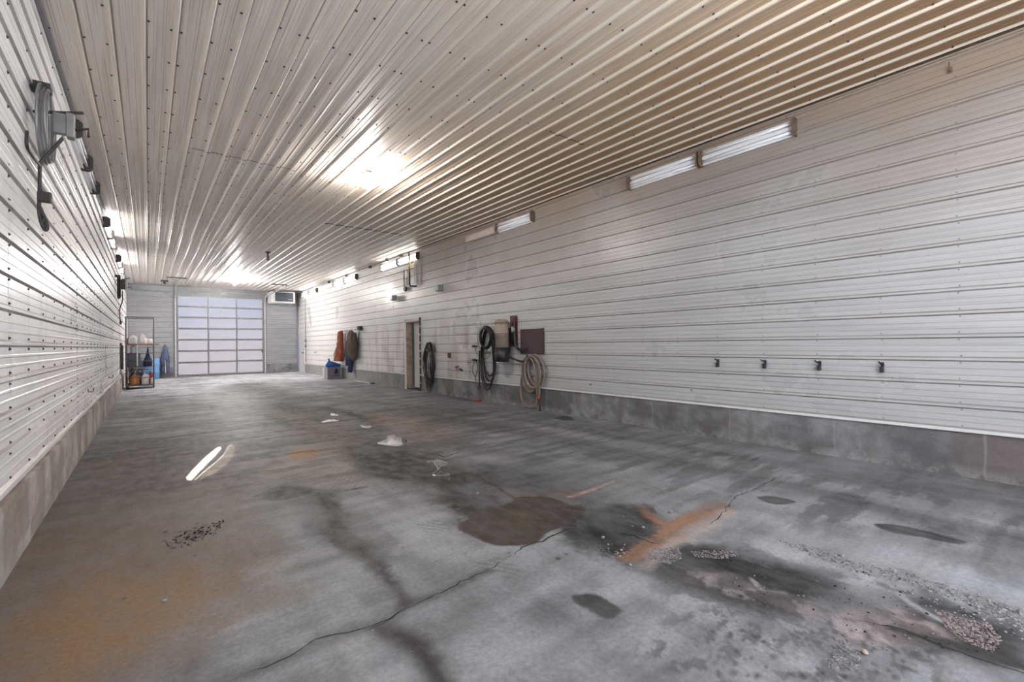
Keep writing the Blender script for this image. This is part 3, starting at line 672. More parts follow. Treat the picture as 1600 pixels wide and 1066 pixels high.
# tracks: vertical beside the door, curving and running up to hangers on the ceiling
def track(x_lo, x_hi, y_end, label):
    t_ = thing('door_track', label, 'track', (x_lo, BK-.1, 0), 'overhead door tracks')
    pts = smooth([(x_lo, BK-.09, 0.02), (x_lo, BK-.09, 1.8), (x_lo, BK-.09, 3.35), (x_lo, BK-.16, 3.68), (x_lo+.0, BK-.42, 3.86), ((x_lo+x_hi)/2, BK-1.4, 3.96), (x_hi, y_end, 4.08)], 5)
    b = MB(); n = len(pts); prof_ = [(-.025, -.02), (.025, -.02), (.025, .02), (.018, .02), (.018, -.012), (-.018, -.012), (-.018, .02), (-.025, .02)]
    rings_ = []
    for i, p in enumerate(pts):
        tg = (pts[min(i+1, n-1)]-pts[max(i-1, 0)]).normalized(); u = Vector((1, 0, 0)); v = tg.cross(u).normalized()
        rings_.append([p+u*a+v*c_ for a, c_ in prof_])
    b.rings(rings_); b.sm = [False]*len(b.sm); b.build('track_rail', M['galv'], t_)
    return t_
t1_ = track(OX0-.05, 0.93, 22.62, 'pale steel overhead door track at the left of the door curving to the ceiling')
MB().box((0.58, 22.55, CE-.055), (1.24, 22.60, CE-.022)).build('hanger_bar', M['darksteel'], t1_)
MB().tube([(0.75, 22.58, CE-.04), (0.93, 22.75, 4.04)], 0.012, 6).tube([(1.02, 22.58, CE-.04), (0.93, 22.75, 4.04)], 0.012, 6).build('hanger_brace', M['steel'], t1_)
t2_ = track(OX1+.06, 4.92, 22.75, 'pale steel overhead door track at the right of the door beside the white heater')
MB().box((4.32, 22.62, CE-.055), (5.0, 22.67, CE-.022)).build('hanger_bar', M['darksteel'], t2_)
MB().tube([(4.75, 22.64, CE-.04), (4.9, 22.85, 4.06)], 0.012, 6).tube([(4.97, 22.64, CE-.04), (4.9, 22.85, 4.06)], 0.012, 6).build('hanger_brace', M['steel'], t2_)
op = thing('junction_box', 'small dark box on the ceiling left of the left door track', 'box', (0.55, 23.9, CE-.02))
MB().box((0.42, 23.85, CE-.06), (0.68, 23.95, CE-.02)).build('box_body', M['darksteel'], op, .004)
MB().lathe([(0.03, 0), (0.045, .03), (0.045, .07), (0.02, .10)], (0.55, 23.9, CE-.16), 12).build('sensor', M['darksteel'], op)

# front wall behind the camera: sheet steel, an added glowing door, and two added gaps shaping the sun patches
# (built as strips around the door; the left strip is cut by the gaps)
def gap_at(xf, yf):          # floor point -> point on the front wall plane that the sun ray crosses
    L = (yf-FR); return (xf-SUN_K*L, L*math.tan(SUN_EL)/math.sqrt(1)*1.0)
def tan_fix(p): return (p[0], p[1])
tanE = math.sin(SUN_EL)/(math.cos(SUN_EL)/math.sqrt(1+SUN_K**2))
def G(px, py): f = F_(px, py); L = f.y-FR; return (f.x-SUN_K*L, L*tanE)
slotA = [G(*q) for q in [(290.5, 746), (293, 751), (299.5, 751), (316, 733), (334, 715), (346, 702), (344, 698), (338.6, 699.5), (322, 713), (305, 730)]]
slotB = [G(*q) for q in [(303, 750.5), (314.5, 750), (334, 741), (355, 725), (365, 713), (367, 700), (363, 695), (357, 697), (349, 711), (333, 725), (316, 739)]]
bm = bmesh.new(); edges = []
def loop(pts):
    vs = [bm.verts.new((p[0], FR, p[1])) for p in pts]
    for i in range(len(vs)): edges.append(bm.edges.new((vs[i], vs[(i+1) % len(vs)])))
loop([(LM-.1, -.02), (OX0, -.02), (OX0, OZ1), (OX1, OZ1), (OX1, -.02), (RW+.1, -.02), (RW+.1, CE+.05), (LM-.1, CE+.05)]); loop(slotA); loop(slotB)
bmesh.ops.triangle_fill(bm, edges=edges, use_beauty=True)
mf = bpy.data.meshes.new('wall_front'); bm.to_mesh(mf); bm.free(); mf.materials.append(M['back'])
wf = bpy.data.objects.new('wall_front', mf); COL.objects.link(wf); tag(wf, 'front wall behind the viewer with an added light door and sun gaps', kind='structure')
md = wf.modifiers.new('thick', 'SOLIDIFY'); md.thickness = 0.004; md.offset = 1
overhead_door('fill_door', FR, M['fill_front'], 'unseen glowing door added in the front wall to light the hall')  # panes glow as added fill light from out of view
tm = NT('added_sun_filter'); tr_ = tm.new('ShaderNodeBsdfTransparent'); tr_.inputs[0].default_value = (0.36, 0.34, 0.31, 1); tm.t.links.new(tr_.outputs[0], tm.n['Material Output'].inputs[0])
bf = MB(); bf.prism([(p[0], p[1]) for p in slotB], 1, FR-.03, FR-.028); bf.build('sun_filter', tm.m, wf)  # added filter dimming the sun through the second gap

# ------------------------------------------------------------------ side doorway in the right wall (recessed)
dd = bpy.data.objects.new('door_3', None); COL.objects.link(dd); dd.location = (RW, DY1, 0); tag(dd, 'recessed side doorway with white door and tan frame', kind='structure')
XD = at(643.6, 555, 1, DY1).x
XD = min(max(XD, RW+.15), RW+.6)
MB().box((RW-.02, DY1-.01, 0.0), (XD, DY1+.04, DZ1)).build('door_jamb', M['wood'], dd)
MB().box((RW-.02, DY0-.04, 0.0), (XD+.02, DY0+.01, DZ1)).build('door_jamb', M['darkbrown'], dd)
MB().box((RW-.02, DY0-.04, DZ1-.02), (XD+.02, DY1+.04, DZ1+.05)).build('door_jamb', M['wood'], dd)
MB().box((RW-.04, DY1, 0.0), (RW-.004, DY1+.08, DZ1+.10)).build('door_casing', M['whitep'], dd, .004)
MB().box((RW-.04, DY0-.05, 0.0), (RW-.004, DY0+.0, DZ1+.10)).build('door_casing', M['darkbrown'], dd, .004)
MB().box((RW-.04, DY0-.05, DZ1), (RW-.004, DY1+.08, DZ1+.08)).build('door_casing', M['lens'], dd, .004)
dl = MB().box((XD-.01, DY0-.3, 0.06), (XD+.035, at(648, 555, 0, XD).y, DZ1)).build('door_leaf', M['whitep'], dd, .004)
MB().box((XD+.05, DY0-.3, 0.0), (XD+.1, DY1+.2, DZ1+.1)).build('dark_beyond', M['black'], dd)
MB().box((RW-.01, DY0, -.01), (XD+.1, DY1, 0.02)).build('threshold', M['darksteel'], dd)
for i in range(8): MB().box((RW-.048, DY0-.06, 0.22+i*.235), (RW-.03, DY0-.035, 0.27+i*.235)).build('casing_clip', M['galv'], dd)
# far white service door in the right wall, next to the back corner
d4 = bpy.data.objects.new('door_4', None); COL.objects.link(d4); d4.location = (RW, 24.7, 0); tag(d4, 'narrow white service door at the far right corner', kind='structure')
MB().box((RW-.01, 24.70, 0.02), (RW+.03, BK-.12, 2.03)).build('door_leaf', M['whitep'], d4, .004)
MB().box((RW-.03, 24.62, 0), (RW+.05, 24.70, 2.06)).box((RW-.03, 24.62, 2.03), (RW+.05, BK-.1, 2.09)).build('door_casing', M['whitep'], d4, .004)
MB().lathe([(0.02, 0), (0.02, .03), (0.035, .035), (0.035, .07), (0.01, .075)], (RW-.085, 24.86, 1.02), 12, 'x').build('door_handle', M['darksteel'], d4)
MB().lathe([(0.025, 0), (0.025, .02)], (RW-.03, 24.86, 1.18), 12, 'x').build('door_lock', M['darksteel'], d4)

# ------------------------------------------------------------------ lamps
def bulb(y0, lit, label):
    c = (2.80, y0, CE-.022)
    t_ = thing('ceiling_bulb', label, 'lamp', c, 'bulb holders along the middle of the ceiling')
    MB().lathe([(0.075, 0.0), (0.078, -.012), (0.05, -.03), (0.03, -.034)], (2.8, y0, CE-.02), 20).build('bulb_base', M['darksteel'] if not lit else M['steel'], t_)
    MB().lathe([(0.024, 0), (0.026, -.05), (0.02, -.055)], (2.8, y0, CE-.05), 16).build('socket', M['white_plastic'] if lit else M['darksteel'], t_)
    MB().lathe([(0.02, 0), (0.034, -.03), (0.036, -.13), (0.026, -.165), (0.01, -.178)], (2.8, y0, CE-.105), 16).build('light_bulb', (M['bulb_far'] if y0 > 20 else M['bulb_on']) if lit else M['bulb_off'], t_)
bulb(7.24, True, 'glowing bulb on the middle of the ceiling, nearest in view')
bulb(15.09, False, 'dark unlit bulb holder in the middle of the ceiling')
bulb(21.81, True, 'small glowing bulb on the ceiling close to the overhead door')
bulb(-0.45, True, 'glowing bulb on the ceiling above the viewer')

def strip(side, y0, y1, label, dark_ends, group, cover=False):
    s = -1 if side == 'R' else 1; xw = RW-.002 if side == 'R' else LM+.002; z0, z1 = 3.852, 4.05; zc = (z0+z1)/2
    t_ = thing('strip_light', label, 'lamp', (xw, y0, zc), group)
    e = 0.022; X_ = lambda a: xw+s*a
    bx = lambda a0, a1, b0, b1, c0, c1: ((min(X_(a0), X_(a1)), b0, c0), (max(X_(a0), X_(a1)), b1, c1))
    if cover:
        MB().box(*bx(0.0, .03, y0+.01, y1-.01, z0+.02, z1-.02)).build('fixture_body', M['reflector'], t_)
        b = MB(); prof_ = [(0.02, z0+.0), (0.07, z0+.005), (0.095, z0+.03), (0.10, z1-.05), (0.07, z1-.01), (0.02, z1)]
        b.prism([(X_(a), c_) for a, c_ in prof_], 1, y0+.005, y1-.005); b.build('lens_cover', M['lens'], t_, .01); return t_
    MB().prism([(X_(a), c_) for a, c_ in ((0, z0+.005), (.035, z0), (.035, z0+.006), (.022, zc-.03), (.05, zc-.02), (.05, zc+.02), (.022, zc+.03), (.035, z1-.006), (.035, z1), (0, z1-.005))], 1, y0+.01, y1-.01).build('reflector', M['reflector'], t_)
    for zz in (zc-.055, zc+.055):
        MB().tube([(X_(.062), y0+.03, zz), (X_(.062), y1-.03, zz)], 0.0185, 12).build('light_tube', M['tube_fill'] if y0 > 12 else M['tube_glass'], t_)  # glow added to the far tubes to brighten the back of the hall
    m_ = M['endplate_dark'] if dark_ends else M['endplate']
    for ya in (y0-.0, y1-e):
        MB().prism([(X_(0.0), z0-.012), (X_(.085), z0-.012), (X_(.125), z0+.02), (X_(.125), z1-.02), (X_(.085), z1+.012), (X_(0), z1+.012)], 1, ya, ya+e).build('end_plate', m_, t_, .003)
    return t_
gR = 'strip lights high on the right wall'; gL = 'strip lights high on the left wall'
strip('R', 2.14, 3.36, 'twin-tube strip light highest and nearest on the right wall', False, gR)
strip('R', 3.385, 4.60, 'twin-tube strip light on the right wall joined to the nearest one', False, gR)
strip('R', 6.97, 8.20, 'twin-tube strip light beside the closed-lens light on the right wall', False, gR)
strip('R', 8.24, 9.46, 'strip light with closed yellowed lens on the right wall', False, gR, True)
strip('R', 12.05, 13.36, 'dark-ended strip light on the right wall behind the yellow-banded pipe', True, gR)
strip('R', 13.40, 14.72, 'dark-ended strip light just left of the yellow-banded pipe', True, gR)
strip('R', 17.05, 18.38, 'strip light on the right wall above the coat rack, right one of the far pair', True, gR)
strip('R', 18.42, 19.72, 'strip light on the right wall above the red coverall, left one of the far pair', True, gR)
strip('R', 22.20, 23.50, 'strip light near the far right corner, the nearer of two', True, gR)
strip('R', 23.54, 24.80, 'strip light touching the far right corner beside the white heater', True, gR)
for i, (a, b, lb) in enumerate(((7.35, 8.62, 'strip light on the left wall just above the near cord reel'), (8.66, 9.90, 'second strip light along the top of the left wall'),
     (12.45, 13.75, 'third strip light along the top of the left wall'), (13.8, 15.1, 'fourth strip light along the top of the left wall'),
     (17.3, 18.6, 'fifth strip light along the top of the left wall'), (18.65, 20.0, 'sixth strip light along the top of the left wall, above the far reel'),)):
    strip('L', a, b, lb, True, gL)

# ------------------------------------------------------------------ heater
ht = thing('unit_heater', 'white box heater with dark grille hung in the far right corner', 'heater', (5.3, 25.2, 3.52))
MB().box((4.74, 24.94, 3.53), (5.85, 25.78, 4.09)).build('heater_case', M['whitep'], ht, .012)
MB().box((4.94, 24.915, 3.60), (5.76, 24.945, 4.045)).build('grille', M['glassdark'], ht)
for i in range(9): MB().box((4.96, 24.90, 3.63+i*.045), (5.74, 24.925, 3.637+i*.045), Matrix.Rotation(0.5, 3, 'X')).build('grille_slat', M['slate'], ht)
MB().box((5.52, 24.893, 3.695), (5.68, 24.899, 3.715)).build('name_badge', M['whitep'], ht)
for xx in (5.0, 5.6): MB().tube([(xx, 25.3, 4.09), (xx, 25.3, CE-.01)], .008, 6).build('hanger_rod', M['darksteel'], ht)

# ------------------------------------------------------------------ right wall fittings
for i, (yy, lb) in enumerate(((3.17, 'black rubber tool clip on the right wall, farthest left of four'), (2.552, 'black rubber tool clip, second from the left of four'),
                              (1.94, 'black rubber tool clip, third from the left of four'), (1.352, 'black rubber tool clip, rightmost of four'))):
    t_ = thing('wall_clip', lb, 'hook', (RW, yy, 1.05), 'black clips in a row on the right wall')
    lean = (-.004, .012, .012, 0.0)[i]
    MB().box((RW-.012, yy-.014, 1.0), (RW, yy+.014, 1.105)).build('clip_plate', M['black'], t_, .003)
    MB().tube(smooth([(RW-.01, yy+.012, 1.085), (RW-.05, yy+.014+lean, 1.10), (RW-.075, yy+.016+lean, 1.112)], 4), .0075, 8).tube(smooth([(RW-.01, yy-.012, 1.08), (RW-.05, yy-.014+lean, 1.09), (RW-.07, yy-.018+lean, 1.10)], 4), .0075, 8).build('clip_arm', M['black'], t_)
    MB().box((RW-.055, yy-.017, 0.995), (RW-.008, yy+.017, 1.06)).build('clip_pad', M['black'], t_, .006)
def wall_hook(p, nx, label, m='darksteel', sc=1.0):
    t_ = thing('wall_hook', label, 'hook', p); x, y, z = p
    MB().box((x-.004, y-.012*sc, z-.02*sc), (x+.004, y+.012*sc, z+.03*sc)).build('hook_plate', M[m], t_, .001)
    MB().tube(smooth([(x, y, z), (x+nx*.04*sc, y, z-.01*sc), (x+nx*.055*sc, y, z+.02*sc), (x+nx*.05*sc, y, z+.045*sc)], 4), .005*sc, 8).build('hook_wire', M[m], t_)
wall_hook((RW-.005, 0.78, 4.0), -1, 'rusty little hook at the top of the near right wall', 'endplate', 1.3)
wall_hook((RW-.005, 3.57, 0.64), -1, 'small worn hook low on the right wall left of the clips', 'steel', .6)
wall_hook((RW-.005, 5.52, 0.60), -1, 'small dark hook low on the right wall past the beige hose', 'darksteel', .6)
wall_hook((RW-.005, 22.65, 1.04), -1, 'small dark hook on the far right wall beside the red coverall', 'darksteel', 1.5)
wall_hook((LM+.02, at(168, 590, 0, LM).y, at(168, 590, 0, LM).z), 1, 'small dark hook low on the left wall near the cart', 'darksteel', 1.3)
wall_hook((LM+.02, at(135, 612, 0, LM).y, at(135, 612, 0, LM).z), 1, 'small dark hook low on the left wall, nearer one', 'darksteel', 1.1)

def coil(cy, cz, ay, az, n, r, xoff, jitter, seed, hang=0.0):
    rnd = random.Random(seed); b = MB()
    for i in range(n):
        j1, j2 = rnd.gauss(0, jitter), rnd.gauss(0, jitter); a1, a2 = ay+rnd.gauss(0, jitter), az+rnd.gauss(0, jitter)-hang*rnd.random()
        ph = rnd.random()*6; x_ = RW-xoff-rnd.random()*0.05; top = cz+az
        pts = []
        for k in range(26):
            t = 2*PI*k/26; pts.append((x_-0.018*math.sin(t*2+ph), cy+j1+math.cos(t)*a1*(1-.15*math.sin(t)), top-a2+math.sin(t)*a2+j2*0.3))
        b.tube(pts, r, 6, closed=True)
    return b
# black pressure hose coil next to the doorway
hc = thing('hose_coil', 'long thin black hose coiled on a hanger right of the doorway', 'hose', (RW, 11.4, 1.3), 'hoses hanging on the right wall')
MB().box((RW-.14, 11.33, 1.16), (RW-.01, 11.47, 1.24)).build('hanger', M['darksteel'], hc, .006)
coil(11.40, 0.77, .23, .64, 11, .0125, .05, .03, 3, .10).build('hose_loops', M['blackhose'], hc)
coil(11.38, 0.77, .14, .62, 7, .007, .06, .03, 8, .06).build('thin_cable', M['darksteel'], hc)
MB().tube(smooth([(RW-.08, 11.58, 1.3), (RW-.10, 11.66, 1.0), (RW-.08, 11.66, .70)], 6), .016, 8).build('hose_end', M['blackhose'], hc)
MB().tube(smooth([(RW-.07, 11.2, 1.36), (RW-.12, 11.02, 1.3), (RW-.08, 11.04, 1.15)], 6), .014, 8).build('hose_end', M['blackhose'], hc)
MB().rings([[(RW-.05+.02*math.cos(a), 11.36+w_*math.cos(a)+.0, z_+.0*math.sin(a)) if False else (RW-.07+.03*math.sin(a), 11.36+w_*math.cos(a), z_) for a in [2*PI*k/10 for k in range(10)]] for z_, w_ in ((1.18, .04), (1.1, .06), (.95, .07), (.85, .05))]).build('wash_mitt', M['white_plastic'], hc)
sw = thing('switch_box', 'small purple-red switch box on the right wall beside the black hose', 'switch', (RW, 10.4, 1.07))
MB().box((RW-.05, 10.35, 1.0), (RW, 10.45, 1.13)).build('switch_body', M['redmetal'], sw, .006); MB().box((RW-.065, 10.385, 1.05), (RW-.05, 10.415, 1.09)).build('switch_toggle', M['black'], sw)
va = thing('pipe_valve', 'short grey pipe valve low on the right wall between the hoses', 'valve', (RW, 9.85, .73))
MB().tube([(RW, 9.98, .77), (RW-.08, 9.98, .77), (RW-.08, 9.7, .70)], .028, 10).build('valve_pipe', M['darksteel'], va)
MB().lathe([(0.045, 0), (0.045, .06)], (RW-.08, 9.80, .73), 12, 'y').build('valve_body', M['galv'], va); MB().lathe([(.03, 0), (.03, .05), (.04, .06)], (RW-.15, 9.83, .73), 10, 'x').build('valve_knob', M['steel'], va)
# vacuum hose and canister
h2_ = thing('hose_coil', 'thick black vacuum hose looped left of the tan canister', 'hose', (RW, 8.7, 1.6), 'hoses hanging on the right wall')
b = MB()
for i, (zt, zb, hw, cy0) in enumerate(((1.72, .62, .25, 8.53), (1.70, .50, .24, 8.51), (1.72, .40, .27, 8.54), (1.68, .30, .25, 8.55))):
    pts = []
    for k in range(30):
        t = 2*PI*k/30; cz_, az_ = (zt+zb)/2, (zt-zb)/2
        pts.append((RW-.07-.02*i, cy0+hw*math.cos(t)*(1-.12*math.sin(t)), cz_+az_*math.sin(t)))
    b.tube(pts, .024 if i < 3 else .016, 8, closed=True)
b.build('hose_loops', M['blackhose'], h2_)
b = MB()
for i in range(3): b.tube([(RW-.14-.02*i, 8.55+(.22-.01*i)*math.cos(2*PI*k/28), 1.50+(.25-.015*i)*math.sin(2*PI*k/28)) for k in range(28)], .022, 8, closed=True)
b.build('upper_coil', M['blackhose'], h2_)
MB().tube([(RW-.10, 8.62+.34*math.cos(2*PI*k/30), 1.46+.32*math.sin(2*PI*k/30)) for k in range(30)], .006, 6, closed=True).build('wire_hoop', M['darksteel'], h2_)
MB().tube([(RW, 8.55, 1.72), (RW-.18, 8.55, 1.72), (RW-.19, 8.55, 1.78)], .014, 8).build('hanger', M['darksteel'], h2_)
MB().tube(smooth([(RW-.06, 8.96, .30), (RW-.06, 8.97, .8), (RW-.09, 8.9, 1.2)], 6), .016, 8).build('hose_end', M['blackhose'], h2_)
for q, (zz, lb) in enumerate(((1.30, 'upper small black bracket left of the looped vacuum hose'), (0.97, 'lower small black bracket left of the looped vacuum hose, cable loop on it'))):
    t_ = thing('wall_bracket', lb, 'bracket', (RW, 9.15, zz))
    MB().box((RW-.10, 9.10, zz-.02), (RW, 9.19, zz+.015)).build('bracket_arm', M['black'], t_, .004)
    MB().box((RW-.11, 9.085, zz-.025), (RW-.08, 9.205, zz+.03)).build('bracket_lip', M['black'], t_, .004)
    if q == 0: MB().tube(smooth([(RW-.09, 9.12, zz), (RW-.12, 8.9, zz-.22), (RW-.10, 8.6, zz-.28), (RW-.1, 8.4, zz-.12)], 6), .006, 6).build('cord', M['darksteel'], t_)
    else: MB().tube(smooth([(RW-.09, 9.12, zz), (RW-.12, 9.16, zz-.25), (RW-.10, 9.08, zz-.40), (RW-.09, 9.0, zz-.2), (RW-.09, 9.06, zz)], 6, True), .010, 6, True).tube(smooth([(RW-.10, 9.08, zz-.38), (RW-.1, 9.03, zz-.6), (RW-.08, 8.98, zz-.72)], 5), .010, 6).build('cord', M['darksteel'], t_)
vc = thing('vacuum_canister', 'tan central vacuum canister with black bottom on the right wall', 'vacuum', (5.99, 7.78, .96))
vcx, vcy = 5.985, 7.84; r0 = .152
MB().lathe([(r0, 0), (r0, .30)], (vcx, vcy, .965), 32).build('dust_bowl', M['black'], vc)
MB().lathe([(r0-.004, 0), (r0-.004, .27), (r0+.006, .275), (r0+.006, .285), (r0-.004, .29), (r0-.004, .53)], (vcx, vcy, 1.27), 32).build('canister_body', M['tan'], vc)
MB().lathe([(r0+.008, 0), (r0+.008, .03), (r0-.01, .055), (r0*.6, .085), (.02, .09)], (vcx, vcy, 1.80), 32).build('canister_lid', M['tan'], vc)
for zz in (1.262, 1.56, 1.795): MB().lathe([(r0+.007, 0), (r0+.007, .012)], (vcx, vcy, zz), 32).build('band', M['darkbrown'], vc)
MB().box((vcx-.02, vcy+.15, .93), (vcx+.02, vcy+.195, 1.85)).build('side_rail', M['whitep'], vc, .005)
MB().box((vcx+.10, vcy-.02, 1.1), (RW-.02, vcy+.08, 1.7)).build('mounting_bracket', M['darksteel'], vc, .005)
rb = thing('hose_manifold', 'dull red steel bracket with black pipes right of the tan canister', 'bracket', (RW, 7.8, 1.6))
MB().box((RW-.03, 7.55, 1.30), (RW-.022, 7.80, 1.96)).build('red_plate', M['redmetal'], rb, .004)
MB().box((RW-.10, 7.56, 1.80), (RW-.03, 7.66, 1.92)).build('pump_head', M['redmetal'], rb, .01)
MB().tube(smooth([(RW-.08, 7.60, 1.80), (RW-.08, 7.60, 1.65), (RW-.08, 7.58, 1.42), (RW-.08, 7.53, 1.28), (RW-.09, 7.43, 1.235), (RW-.09, 7.2, 1.225)], 6), .034, 10).build('elbow_pipe', M['black'], rb)
MB().tube([(RW-.06, 7.68, 1.86), (RW-.06, 7.68, 1.35)], .024, 10).build('riser_pipe', M['black'], rb)
MB().tube([(RW-.13, 7.61, 1.72), (RW-.13, 7.61, 1.60)], .014, 8).tube([(RW-.13, 7.55, 1.70), (RW-.13, 7.55, 1.62)], .01, 8).build('fitting', M['galv'], rb)
pt = thing('wall_board', 'dark purple square board on the right wall above the beige hose', 'board', (RW, 6.95, 1.13))
MB().box((RW-.045, 6.735, 1.135), (RW-.018, 7.44, 1.655)).build('board_face', M['purple'], pt, .004)
MB().box((RW-.05, 6.725, 1.13), (RW-.01, 6.745, 1.66)).build('board_edge', M['darkbrown'], pt)
# beige hose
bh = thing('hose_coil', 'beige hose coiled below the purple board, reaching the floor', 'hose', (RW, 7.0, 1.1), 'hoses hanging on the right wall')
b = MB()
for i, (zt, zb, y0_, y1_, ph) in enumerate(((1.12, .38, 6.83, 7.28, 0), (1.11, .42, 6.76, 7.25, .2), (1.09, .45, 6.72, 7.2, .1), (1.12, .50, 6.66, 7.16, -.1), (1.08, .36, 6.88, 7.31, .15))):
    cy0, hw = (y0_+y1_)/2, (y1_-y0_)/2; cz_, az_ = (zt+zb)/2, (zt-zb)/2
    b.tube([(RW-.08-.028*(i % 3), cy0+hw*math.cos(2*PI*k/32)+.03*math.sin(2*PI*k/32), cz_+az_*math.sin(2*PI*k/32)) for k in range(32)], .024, 8, closed=True)
b.tube(smooth([(RW-.07, 7.33, .80), (RW-.08, 7.40, .45), (RW-.09, 7.36, .18), (RW-.10, 7.2, .065), (RW-.10, 7.02, .06), (RW-.1, 6.88, .15), (RW-.1, 6.86, .4), (RW-.1, 6.84, .7)], 6), .024, 8)
b.tube(smooth([(RW-.12, 6.80, .95), (RW-.12, 6.77, .7), (RW-.11, 6.79, .28)], 5), .022, 8).build('hose_loops', M['beigehose'], bh)
MB().tube([(RW-.11, 6.79, .29), (RW-.11, 6.795, .22)], .028, 10).build('red_collar', M['red'], bh)
MB().tube([(RW-.11, 6.795, .22), (RW-.10, 6.78, .012)], .016, 8).box((RW-.13, 6.75, 0.003), (RW-.08, 6.81, .02)).build('nozzle', M['black'], bh)
MB().tube([(RW, 7.08, 1.08), (RW-.17, 7.08, 1.08), (RW-.18, 7.08, 1.13)], .016, 8).build('hanger', M['darksteel'], bh)
MB().tube(smooth([(vcx, vcy-.15, 1.10), (RW-.14, 7.44, 1.0), (RW-.12, 7.25, .98), (RW-.1, 7.1, 1.03)], 6), .022, 8).build('feed_hose', M['black'], bh)
# floor cap and white strip
c_ = F_(749, 627); q = MB(); q.rings([[(min(c_.x, RW-.12)+.06*s_*math.cos(2*PI*k/14)*(1+.2*math.sin(3*k)), c_.y+.09*s_*math.sin(2*PI*k/14), z_) for k in range(14)] for s_, z_ in ((1, .002), (1.05, .02), (.7, .04), (.25, .05))])
tag(q.build('red_cap', M['red']), 'little red cap, a flattened lump on the floor against the stem wall', 'rag')
ws = thing('white_strip', 'narrow white strip lying on the floor along the stem wall', 'strip', (RW-.08, 16.3, 0))
MB().box((RW-.12, 15.65, 0.0), (RW-.05, 17.3, .035)).build('strip_length', M['whitep'], ws, .004)
MB().box((RW-.13, 15.45, 0.0), (RW-.04, 15.66, .04)).build('strip_end', M['darksteel'], ws, .004)
# drum-shaped wall lamps
def drum(p, label):
    t_ = thing('wall_lamp', label, 'lamp', p, 'grey drum lamps on the right wall'); x, y, z = p
    MB().box((x-.03, y-.06, z-.06), (x, y+.06, z+.06)).build('lamp_base', M['galv'], t_, .004)
    MB().box((x-.22, y-.075, z-.085), (x-.03, y+.075, z+.085)).build('lamp_housing', M['steel'], t_, .02)
    MB().lathe([(.085, 0), (.09, .02), (.08, .06), (.05, .075)], (x-.13, y+.07, z), 18, 'y').build('lamp_shade', M['galv'], t_)
    MB().lathe([(.055, 0), (.05, .015)], (x-.13, y+.142, z), 14, 'y').build('lamp_glass', M['black'], t_)
drum((RW, 10.70, 2.86), 'grey drum lamp high on the right wall, the nearer one'); drum((RW, 13.62, 2.85), 'grey drum lamp on the right wall above the doorway, the farther one')
# pipes
gp = thing('gas_pipe', 'black pipe with yellow band dropping from the ceiling on the right wall', 'pipe', (RW, 12.45, 4.1))
MB().tube(smooth([(RW-.14, 14.1, CE-.06), (RW-.14, 12.85, CE-.06)], 3), .013, 8).tube([(RW-.13, 12.85, CE-.06), (RW-.14, 12.46, CE-.09), (RW-.15, 12.42, 4.02), (RW-.15, 12.42, 3.14), (RW-.13, 12.38, 3.09), (RW, 12.25, 3.08)], .026, 10).build('pipe_run', M['black'], gp)
MB().tube([(RW-.15, 12.42, 3.88), (RW-.15, 12.42, 3.50)], .029, 10).build('yellow_band', M['yellow'], gp)
MB().box((RW-.16, 14.05, CE-.11), (RW-.09, 14.15, CE-.02)).build('pipe_clamp', M['darksteel'], gp)
wc = thing('flue_cover', 'white vertical ribbed cover strip behind the yellow-banded pipe', 'cover', (RW, 12.1, 3.1))
MB().box((RW-.045, 11.93, 3.12), (RW-.002, 12.33, 3.84)).build('cover_sheet', M['right'], wc, .003)
for i in range(4): MB().box((RW-.055, 11.955+i*.11, 3.125), (RW-.04, 11.975+i*.11, 3.835)).build('cover_rib', M['right'], wc)
p2 = thing('rod_gauge', 'thin black rod and white tube with round foot left of the gas pipe', 'gauge', (RW, 12.95, 3.4))
MB().tube([(RW-.05, 12.99, 3.66), (RW-.05, 12.99, 3.06)], .014, 8).build('black_rod', M['black'], p2)
MB().tube([(RW-.05, 12.86, 3.62), (RW-.05, 12.86, 3.15)], .02, 10).build('white_tube', M['white_plastic'], p2)
MB().box((RW-.06, 12.84, 3.36), (RW-.04, 13.0, 3.39)).build('tie_bar', M['black'], p2)
MB().lathe([(.07, 0), (.08, .02), (.07, .07)], (RW-.10, 12.88, 3.06), 14, 'x').build('round_foot', M['darksteel'], p2)
# cable with little clips under the ceiling edge and eye bolts on the wall
cc = thing('cable_run', 'thin grey cable under the ceiling edge with dark clips, right wall', 'cable', (RW, 18, 4.1))
MB().tube([(RW-.07, 13.6, CE-.075), (RW-.07, 23.3, CE-.075)], .006, 6).build('cable', M['steel'], cc)
for (px, py) in ((612, 398), (566, 416), (531, 430), (503, 440)):
    p = at(px, py, 2, CE-.07); yy = p.y; MB().box((RW-.12, yy-.04, CE-.12), (RW-.03, yy+.04, CE-.025)).build('cable_clip', M['darksteel'], cc, .01)
for i, (px, py) in enumerate(((569, 440), (588, 434), (611, 427), (552, 446), (535, 450))):
    p = R_(px, py); wall_hook((RW-.005, p.y, p.z), -1, ['eye hook on the right wall, third from the left of five', 'eye hook on the right wall, fourth from the left of five', 'eye hook on the right wall, rightmost of five, under the dark-ended strip light', 'eye hook on the right wall, second from the left of five', 'eye hook on the right wall, leftmost of five'][i], 'steel', 1.0)
cd = thing('wall_conduit', 'thin grey conduit with two boxes beside the far service door', 'conduit', (RW, 24.3, 1.0))
MB().tube([(RW-.03, 24.35, 3.75), (RW-.03, 24.35, 0.55)], .016, 8).build('conduit_pipe', M['steel'], cd)
for zz in (1.62, 1.36): MB().box((RW-.07, 24.27, zz-.07), (RW, 24.43, zz+.07)).build('conduit_box', M['steel'], cd, .008)
al = thing('door_operator', 'dark cluttered bracket at the far right ceiling corner', 'bracket', (RW, 24.6, 4.0))
